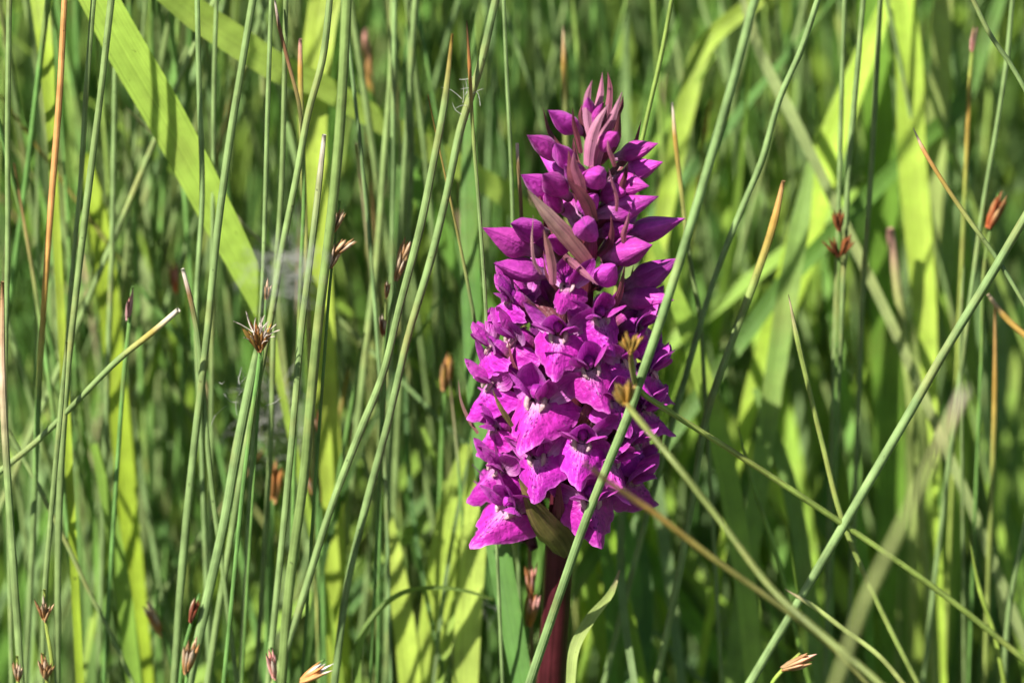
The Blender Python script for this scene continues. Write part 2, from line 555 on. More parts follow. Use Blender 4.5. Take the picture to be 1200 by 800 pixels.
def lip_mesh(k):
    """broad shallowly three-lobed lip with reflexed sides; throat at the origin, faces -Y"""
    r = random.Random(k)
    mb = MB()
    na, ns = 37, 11
    tilt = R(25 + r.uniform(-10, 10))
    refl = r.uniform(0.09, 0.2)
    prof = [(-98, 4.2), (-80, 6.0), (-60, 6.9), (-42, 7.1), (-28, 6.9), (-18, 6.7), (-9, 7.6), (0, 8.3), (9, 7.6), (18, 6.7), (28, 6.9), (42, 7.1), (60, 6.9), (80, 6.0), (98, 4.2)]
    A = [p[0] for p in prof]; Q = [p[1] * (1 + r.uniform(-.05, .05)) for p in prof]
    ph = r.uniform(0, 6); sk = r.uniform(-.06, .06)
    crk = r.uniform(0.2, 0.5)
    P, UV, C = [], [], []
    for i in range(ns + 1):
        s = i / ns
        row, ur, c_ = [], [], []
        for j in range(na):
            a = -98 + 196 * j / (na - 1)
            rad = float(np.interp(a, A, Q)) * (1 + 0.025 * math.sin(a * 0.31 + ph) + 0.018 * math.sin(a * 0.83 + 3 * ph))
            ar = R(a)
            x = rad * math.sin(ar) * s + 1.2 * (a / 98) * (1 - s) + sk * rad * s * s
            d = rad * math.cos(ar) * s
            y = -math.sin(tilt) * d - 0.9 * math.sin(min(1, s * 1.6) * math.pi * 0.5)
            z = -math.cos(tilt) * d
            y += refl * 2.6 * (math.sqrt(x * x + 0.6) - 0.77) + refl * 0.45 * x * x   # sides turn back from the midline
            y -= crk * math.exp(-(x / 1.1) ** 2) * s           # raised midline
            y += 0.34 * math.sin(ar * 6 + ph) * s ** 3 + 0.26 * math.sin(ar * 15 + 2 * ph) * s ** 4         # ruffled rim
            y += 0.14 * math.sin(x * 2.3 + d * 1.4 + ph)
            y += 1.2 * max(0, s - 0.72) ** 1.2 * (1 + math.sin(ph))
            row.append(Vector((x, y, z)) * MM)
            ur.append((j / (na - 1), s))
            ax = abs(x)
            cc = mixc(CREAM, MAG, (s - 0.08) / 0.22)
            stripe = math.exp(-(x / 1.5) ** 2) * max(0, 1 - s * 1.35)
            cc = mixc(cc, (0.58, 0.10, 0.52), stripe * 0.6)
            cc = mixc(cc, mixc(MAG, VIO, 0.8), max(0, min(1, (s - .55) / .3)) * 0.35)
            cc = mixc(cc, (0.66, 0.16, 0.58), max(0, (s - .90) / .10) * 0.6)
            mark = max(0, 1 - (ax / 3.3) ** 2) * max(0, min(1, (s - .08) * 8)) * max(0, min(1, (0.86 - s) * 3.5))
            c_.append((*cc, mark))
        P.append(row); UV.append(ur); C.append(c_)
    mb.grid(P, UV, C)
    return mb.mesh('lip', M_LIP)


def petal_mesh(name, length, width, cup, arch, ctip, cbase, roll=0.0, seed=0, peak=0.42, point=1.0):
    """ovate pointed petal along +Z from the origin, hollow towards -Y"""
    r = random.Random(seed)
    mb = MB()
    n, m = 11, 9
    P, UV, C = [], [], []
    ph = r.uniform(0, 6)
    for i in range(n):
        t = i / (n - 1)
        if t < peak:
            hw = 0.42 + 0.58 * math.sin(t / peak * math.pi / 2)
        else:
            q = (t - peak) / (1 - peak)
            hw = math.cos(q * math.pi / 2) ** (0.72 * point)
        hw = max(0.015, hw) * width / 2
        row, ur, c_ = [], [], []
        for j in range(m):
            u = -1 + 2 * j / (m - 1)
            x = u * hw
            z = length * t
            y = -cup * (abs(u) ** 1.8) * hw - arch * t * t * length + roll * u * t * hw
            y += 0.10 * math.sin(6 * t + 3 * u + ph)
            row.append(Vector((x, y, z)) * MM)
            ur.append((j / (m - 1), t))
            cc = mixc(cbase, ctip, t * 2.2)
            cc = mixc(cc, PALE, 0.22 * abs(u) ** 5)
            c_.append((*cc, 0))
        P.append(row); UV.append(ur); C.append(c_)
    mb.grid(P, UV, C)
    return mb.mesh(name, M_PETAL)


def xf(me, mat4):
    me = me.copy(); me.transform(mat4); return me


LIPS = [lip_mesh(k) for k in range(7)]
DORS = [xf(petal_mesh('dorsal_sepal', 6.0, 5.0, 0.75, 0.40, MAG2, MAG2, seed=k, point=0.75), Matrix.Translation((0, 0.8 * MM, 1.2 * MM)) @ Matrix.Rotation(R(12 + 10 * k), 4, 'X')) for k in range(3)]
SEP, PET = {}, {}
for s in (-1, 1):
    SEP[s] = [xf(petal_mesh('lateral_sepal', 7.0 + 0.3 * k, 4.3, 0.30, 0.10 + 0.12 * k, (0.42, 0.03, 0.38), PALE, roll=0.35 * s, seed=20 + k),
                 Matrix.Translation((1.3 * s * MM, 0.8 * MM, 0.4 * MM)) @ Matrix.Rotation(s * R(58 - 16 * k), 4, 'Y') @ Matrix.Rotation(R(-30 + 14 * k), 4, 'X') @ Matrix.Rotation(s * R(28), 4, 'Z')) for k in range(4)]
    PET[s] = [xf(petal_mesh('petal', 5.2, 3.4, 0.55, 0.36, MAG2, MAG, seed=30 + k),
                 Matrix.Translation((0.9 * s * MM, -0.1 * MM, 0.8 * MM)) @ Matrix.Rotation(s * R(13 + 9 * k), 4, 'Y') @ Matrix.Rotation(R(24 + 6 * k), 4, 'X') @ Matrix.Rotation(s * R(48), 4, 'Z')) for k in range(3)]


def column_mesh():
    mb = MB()
    # pollen hood above the throat, pale arms beside the dark opening
    tube(mb, [Vector(p) * MM for p in ((0, 1.2, 0.4), (0, 0.4, 1.5), (0, -0.5, 2.0), (0, -1.0, 1.5), (0, -1.1, 1.0))],
         [0.9 * MM, 1.05 * MM, 0.95 * MM, 0.7 * MM, 0.25 * MM], [(*PALE, 0), (*VIO, 0), (*VIO, 0), (*MAG2, 0), (*MAG2, 0)], sides=9, per=3)
    for s in (-1, 1):
        tube(mb, [Vector(p) * MM for p in ((s * 0.9, 0.6, 1.2), (s * 1.35, -0.3, 0.5), (s * 1.25, -0.8, -0.4), (s * 0.9, -1.0, -1.0))],
             [0.3 * MM, 0.42 * MM, 0.4 * MM, 0.15 * MM], [(0.72, 0.46, 0.50, 0)] * 4, sides=7, per=3)
    return mb.mesh('column', M_PETAL)


def throat_mesh():
    mb = MB()
    # ovary from the stalk, then the neck that opens at the throat
    tube(mb, [Vector(p) * MM for p in ((0, 9.0, -8.5), (0, 6.6, -4.6), (0, 3.6, -1.0), (0, 1.4, 0.4), (0, 0.6, 0.5))],
         [0.9 * MM, 1.5 * MM, 1.5 * MM, 1.7 * MM, 1.5 * MM],
         [(*MAROON, 0), (*DUSK, 0), (*DUSK, 0), (*MAG2, 0), (0.10, 0.01, 0.07, 0)], sides=9, per=3)
    return mb.mesh('ovary', M_PETAL)


def spur_mesh():
    mb = MB()
    tube(mb, [Vector(p) * MM for p in ((0, 0.6, -0.4), (0, 2.8, -1.8), (0, 5.0, -4.2), (0, 6.4, -7.4))],
         [1.5 * MM, 1.4 * MM, 1.1 * MM, 0.45 * MM], [(*PALE, 0), (*MAG, 0), (*MAG, 0), (*PALE, 0)], sides=9, per=3)
    return mb.mesh('spur', M_PETAL)


COLUMN, OVARY, SPUR = column_mesh(), throat_mesh(), spur_mesh()


def bud_mesh(k):
    """closed bud along +Z, widest below the middle, three sepals meeting at the point; spur bag underneath"""
    r = random.Random(50 + k)
    mb = MB()
    n, m = 19, 14
    Lh = 9.6 + r.uniform(-.5, .7)
    tab = [(0, 0.8), (0.10, 1.0), (0.22, 1.25), (0.30, 1.75), (0.38, 2.15), (0.47, 2.25), (0.58, 2.0), (0.70, 1.5), (0.82, 0.9), (0.92, 0.42), (1.0, 0.05)]
    P, UV, C = [], [], []
    bend = r.uniform(-0.4, 0.4)
    for i in range(n):
        t = i / (n - 1)
        rad = float(np.interp(t, [a for a, _ in tab], [b for _, b in tab])) * (0.92 + 0.1 * r.random() * 0)
        row, ur, c_ = [], [], []
        for j in range(m):
            an = 2 * math.pi * j / m
            seam = 1 - (0.16 * (0.5 + 0.5 * math.cos(3 * an)) ** 3 - 0.12 * (0.5 - 0.5 * math.cos(3 * an)) ** 4) * min(1, t * 2)
            x = rad * math.cos(an) * seam * 1.04
            y = rad * math.sin(an) * seam * 0.94 + bend * math.sin(t * math.pi) - 0.9 * t * t * 0.6
            row.append(Vector((x, y, t * Lh)) * MM)
            ur.append((j / m, t))
            cc = mixc(DUSK, PALE, t / 0.2)
            cc = mixc(cc, BUDC, (t - 0.16) / (0.24 + 0.06 * (k % 3)))
            cc = mixc(cc, VIO, (t - 0.80) / 0.2 * 0.5)
            cc = mixc(cc, MAG2, 0.6 * max(0, 1 - seam) / 0.16)
            c_.append((*cc, 0))
        P.append(row); UV.append(ur); C.append(c_)
    mb.grid(P, UV, C, closed=True)
    return mb.mesh('bud', M_PETAL)


BUDS = [bud_mesh(k) for k in range(5)]

p_base = at(645, 800)
ORCH_BASE = Vector((p_base.x + 0.004, 0.004, 0.0))
orchid = bpy.data.objects.new('marsh_orchid', None)
COL.objects.link(orchid)
orchid.location = ORCH_BASE
tag(orchid, 'magenta marsh orchid spike, purple-stemmed, standing in sharp focus among the rushes', 'orchid')


def axis(py):
    t = (AX0[1] - py) / (AX0[1] - AX1[1])
    return AX0[0] + (AX1[0] - AX0[0]) * t


def rho(py):
    """distance of the throats from the spike axis, in metres"""
    return float(np.interp(py, [100, 180, 260, 340, 420, 520, 600, 660], [3.5, 6.0, 8.2, 10, 11.8, 12.6, 12.8, 11.5])) * MM


def part(name, me, parent=None, M=None):
    o = bpy.data.objects.new(name, me)
    COL.objects.link(o)
    o.parent = parent or orchid
    if M is not None:
        o.matrix_basis = (Matrix.Translation(-ORCH_BASE) @ M) if parent is None else M
    return o


# stem, with ridges, and the spike axis inside the flowers
mb = MB()
stp = [ORCH_BASE + Vector((0, 0, -0.004)), Vector((ORCH_BASE.x - .001, 0.002, 0.14)), at(645, 800), at(652, 700), at(656, 640), at(672, 470), at(690, 280), at(703, 120)]
tube(mb, stp, [3.6 * MM, 3.2 * MM, 2.65 * MM, 2.5 * MM, 2.6 * MM, 2.2 * MM, 1.5 * MM, 0.7 * MM],
     [(0.10, 0.12, 0.04), (0.10, 0.06, 0.03), (0.045, 0.008, 0.011), (0.036, 0.006, 0.009), MAROON, MAROON, (0.08, 0.015, 0.022), DUSK], sides=16, per=6)
part('stem', mb.mesh('stem', M_STEM), None, Matrix.Identity(4))


def flower(px, py, az=None, pitch=0, roll=0, scale=1.0, spread=1, dx=0.0, opened=1.0):
    r = rho(py)
    ax = axis(py)
    if az is None:
        s = max(-0.98, min(0.98, (px - ax) * PX / r))
        az = math.degrees(math.asin(s))
        y = -r * math.cos(R(az))
        P = at(px, py, y)
    else:
        c = at(ax, py, 0)
        P = c + Vector((math.sin(R(az)) * r, -math.cos(R(az)) * r, 0))
    Mx = Matrix.Translation(P) @ Matrix.Rotation(R(az + dx), 4, 'Z') @ Matrix.Rotation(R(roll), 4, 'Y') @ Matrix.Rotation(R(pitch), 4, 'X') @ Matrix.Scale(scale, 4)
    f = part('flower', OVARY, None, Mx)
    k = random.randrange(1000)
    part('lip', LIPS[k % 7], f, Matrix.Diagonal((opened * 0.82, 1.05, 0.93, 1)))
    part('column', COLUMN, f)
    part('spur', SPUR, f)
    part('dorsal_sepal', DORS[k % 3], f)
    for s in (-1, 1):
        part('lateral_sepal', SEP[s][max(0, min(3, spread + random.choice([-1, 0, 0, 1])))], f)
        part('petal', PET[s][(k // 7) % 3], f)
    return f


def bud(c, t, front=1, scale=1.0, girth=1.0, deep=0.98):
    """bud from its photo centre and its tip"""
    r = rho(c[1]) * deep
    ax = axis(c[1])
    s = max(-1, min(1, (c[0] - ax) * PX / r))
    y = -r * math.sqrt(max(0, 1 - s * s)) * front
    C = at(c[0], c[1], y)
    hl = 4.2 * MM * scale
    v2 = Vector(((t[0] - c[0]) * PX, 0, (c[1] - t[1]) * PX))
    if v2.length > hl * 0.97: v2 *= hl * 0.97 / v2.length
    v = Vector((v2.x, -math.sqrt(max(0, hl * hl - v2.length_squared)) * front, v2.z)).normalized()
    q = v.to_track_quat('Z', 'Y').to_matrix().to_4x4()
    Mx = Matrix.Translation(C - v * 5.4 * MM * scale) @ q @ Matrix.Rotation(random.uniform(0, 6.28), 4, 'Z') @ Matrix.Diagonal((1.12 * scale * girth, 1.12 * scale * girth, 1.26 * scale, 1))
    return part('bud', random.choice(BUDS), None, Mx)


def bract(pts, width, y=-0.008, y1=None, c0=None, c1=None, name='bract', face=(-.3, -1, .2), fold=0.8):
    """pointed bract, photo points from foot to tip"""
    y1 = y if y1 is None else y1
    n = len(pts)
    P = [at(a, b, y + (y1 - y) * i / (n - 1)) for i, (a, b) in enumerate(pts)]
    prof = [0.75, 1.0, 0.72, 0.04] if n == 4 else [0.8, 1.0, 0.05]
    c0 = c0 or DUSK; c1 = c1 or (0.24, 0.10, 0.12)
    mb = MB()
    ribbon(mb, P, [p * width * 0.8 * PX for p in prof], [mixc(vary(c0, .1), c1, i / (n - 1)) for i in range(n)], face=face, fold=-fold, per=5, m=7, wave=0.06)
    return part(name, mb.mesh(name, M_BRACT), None, Matrix.Identity(4))


# flowers that face the lens or its sides, lowest first
for a in [
    # px, py, pitch, roll, scale, spread, dx
    (594, 596, 0, 26, 1.12, 2, 8), (692, 588, 4, -4, 1.08, 1, -8), (630, 538, 0, -10, 1.0, 1, 4), (582, 548, -4, 24, 1.06, 2, 6),
    (682, 520, 0, 6, 1.02, 1, -14), (744, 520, 2, -12, 1.0, 2, 6), (742, 558, 0, -30, 1.1, 2, 8), (629, 472, -4, 2, 1.22, 1, 4),
    (578, 500, 4, 16, 0.8, 2, 6), (573, 450, 0, 12, 0.96, 2, 8), (692, 434, 0, -14, 1.0, 1, 2), (719, 470, 2, -6, 0.86, 1, -8),
    (655, 394, -2, 0, 1.0, 1, 2), (600, 398, -2, 16, 1.04, 2, 0), (704, 374, 2, -8, 0.9, 2, 4), (752, 384, 2, -12, 0.92, 2, 10),
    (765, 436, 2, -10, 0.9, 2, 12), (756, 478, 0, -14, 0.92, 2, 12), (597, 350, -6, 22, 0.78, 3, -14), (575, 408, 0, 8, 0.84, 2, -24),
    (736, 424, 4, -4, 0.92, 1, 4), (716, 542, 8, 0, .95, 2, 4),
]:
    flower(a[0], a[1], pitch=a[2], roll=a[3], scale=a[4], spread=a[5], dx=a[6])
flower(665, 337, pitch=-22, roll=0, scale=0.80, spread=3, dx=-2, opened=0.72)
# the side turned away
k = 0
for py in range(600, 330, -17):
    k += 1
    flower(axis(py), py, az=100 + (k * 137.5) % 160, pitch=random.uniform(-5, 8), roll=random.uniform(-14, 14), scale=random.uniform(.85, 1.0), spread=2)

# buds of the upper half: centre, tip
for b in [
    ((668, 144), (655, 130), 1, 0.92, 0.95), ((640, 177), (626, 163), 1, 0.95, 0.92), ((663, 184), (657, 168), 1, 0.9, 0.95),
    ((632, 221), (617, 207), 1, 0.98, 0.95), ((653, 219), (642, 203), 1, 0.98, 0.95), ((697, 210), (700, 198), 1, 0.98, 1.0),
    ((711, 170), (718, 158), 1, 0.86, 0.9), ((741, 177), (758, 166), 1, 0.9, 0.9), ((746, 201), (764, 190), 1, 0.95, 0.9),
    ((735, 216), (751, 214), 1, 1.0, 1.0), ((731, 244), (759, 235), 1, 1.05, 1.0), ((755, 267), (781, 256), 1, 1.05, 1.0),
    ((685, 271), (684, 262), 1, 1.02, 1.0), ((624, 267), (611, 256), 1, 1.02, 1.0), ((602, 284), (578, 270), 1, 1.08, 1.02),
    ((733, 297), (752, 286), 1, 1.08, 1.05), ((761, 323), (786, 309), 1, 1.08, 1.05), ((648, 238), (640, 226), 1, 0.9, 0.9, .8),
    ((720, 272), (734, 264), 1, .95, .95, .6), ((655, 285), (645, 276), 1, .95, .95, .6),
    ((690, 240), (696, 228), 1, .95, .95, .6), ((716, 228), (727, 219), 1, .95, .95, .6), ((676, 205), (668, 192), 1, .9, .9, .6),
    ((700, 140), (702, 124), 1, .8, .7), ((690, 130), (688, 116), 1, .78, .7),
    ((708, 320), (715, 306), 1, 1.0, 1.0, .7), ((614, 318), (590, 310), 1, 1.05, 1.0), ((752, 350), (774, 346), 1, 1.05, 1.0, .7),
]:
    bud(*b)
for i, py in enumerate(range(330, 200, -18)):
    s = math.sin(i * 2.4)
    cx = axis(py) + s * rho(py) / PX * 0.8
    bud((cx, py), (cx + s * 20, py - 16), -1, random.uniform(.85, 1.0), 0.95)

# bracts: foot ... tip
PB = (0.30, 0.10, 0.17)
OB = (0.16, 0.135, 0.045)
TB = (0.44, 0.20, 0.29)
for pts, wd, y, y1, c0, c1 in [
    ([(694, 205), (700, 175), (716, 140), (729, 108)], 19, -0.005, -0.008, PB, TB),
    ([(700, 165), (698, 138), (703, 110), (706, 85)], 14, -0.004, -0.004, TB, PB),
    ([(692, 165), (687, 138), (688, 112), (694, 94)], 14, -0.006, -0.006, TB, PB),
    ([(706, 150), (712, 126), (714, 102), (712, 84)], 11, 0.0, 0.001, PB, DUSK),
    ([(688, 165), (684, 150), (680, 136), (682, 122)], 12, 0.001, 0.002, MAROON, DUSK),
    ([(680, 180), (676, 162), (672, 146), (671, 126)], 9, -0.003, -0.004, DUSK, MAROON),
    ([(716, 150), (722, 136), (728, 124), (730, 112)], 9, 0.0, 0.0, DUSK, MAROON),
    ([(688, 195), (690, 170), (698, 146), (713, 122)], 19, -0.008, -0.009, PB, TB),
    ([(682, 232), (678, 214), (672, 196), (672, 178)], 17, -0.009, -0.011, DUSK, PB),
    ([(694, 262), (688, 244), (678, 226), (666, 212)], 22, -0.009, -0.011, MAROON, DUSK),
    ([(690, 312), (664, 280), (640, 252), (618, 222)], 27, -0.008, -0.012, DUSK, (0.42, 0.29, 0.24)),
    ([(647, 334), (645, 310), (641, 288), (637, 269)], 15, -0.0115, -0.0145, PB, (0.33, 0.16, 0.13)),
    ([(634, 322), (626, 308), (623, 286), (625, 252)], 6, -0.010, -0.012, PB, (0.42, 0.25, 0.24)),
    ([(660, 300), (672, 310), (686, 322), (701, 334)], 12, -0.010, -0.0125, DUSK, PB),
    ([(720, 196), (716, 184), (713, 176), (712, 162)], 8, -0.009, -0.01, DUSK, PB),
    ([(722, 248), (722, 232), (717, 214), (713, 196)], 6, -0.010, -0.011, DUSK, PB),
    ([(735, 240), (728, 220), (732, 206), (736, 190)], 10, -0.005, -0.007, DUSK, MAROON),
    ([(735, 300), (730, 275), (734, 262), (738, 246)], 9, -0.007, -0.010, DUSK, PB),
    ([(700, 300), (712, 288), (716, 274), (716, 252)], 12, -0.006, -0.009, MAROON, DUSK),
    ([(662, 654), (652, 640), (632, 612), (608, 561)], 50, -0.0075, -0.0155, (0.115, 0.10, 0.04), (0.20, 0.165, 0.045)),
    ([(560, 508), (549, 492), (540, 470), (537, 444)], 6, -0.002, 0.0, (0.16, 0.06, 0.06), (0.20, 0.13, 0.10)),
    ([(600, 500), (592, 488), (584, 474), (577, 456)], 9, -0.0135, -0.016, OB, (0.3, 0.2, 0.08)),
    ([(740, 560), (760, 540), (772, 520), (778, 498)], 10, 0.004, 0.004, OB, DUSK),
]:
    bract(pts, wd, y, y1, c0, c1)
# shaded bracts between the flowers
for i in range(30):
    py = 610 - i * 15
    az = R((i * 137.5) % 360)
    c = at(axis(py), py, 0)
    u = Vector((math.sin(az), -math.cos(az), 0))
    mb = MB()
    P = [c + u * 0.002 - Vector((0, 0, .004)), c + u * 0.007, c + u * 0.011 + Vector((0, 0, .005)), c + u * 0.0125 + Vector((0, 0, .012))]
    P = [c + (p - c) * (1.0 if py > 340 else 0.75) for p in P]
    ribbon(mb, P, [3 * MM, 3.4 * MM, 2.2 * MM, .1 * MM], [OB, OB, DUSK, DUSK] if py > 420 else [MAROON, DUSK, DUSK, DUSK], face=u + Vector((0, 0, -.3)), fold=-0.5, per=3, m=5)
    part('bract', mb.mesh('bract', M_BRACT), None, Matrix.Identity(4))
# sheathing leaves low on the stem
for az, ln, z in ((20, .15, .03), (165, .17, .05), (285, .13, .09), (75, .09, .14)):
    u = Vector((math.sin(R(az)), -math.cos(R(az)), 0))
    b0 = Vector((ORCH_BASE.x, .002, z))
    mb = MB()
    lc = (0.07, 0.14, 0.035)
    ribbon(mb, [b0 + u * .002, b0 + u * ln * .2 + Vector((0, 0, ln * .45)), b0 + u * ln * .5 + Vector((0, 0, ln * .75)), b0 + u * ln * .85 + Vector((0, 0, ln * .8))],
           [.012, .022, .02, .001], [lc] * 4, face=u * .3 + Vector((0, 0, 1)), fold=0.3, m=7)
    part('leaf', mb.mesh('leaf', M_BLADE), None, Matrix.Identity(4))
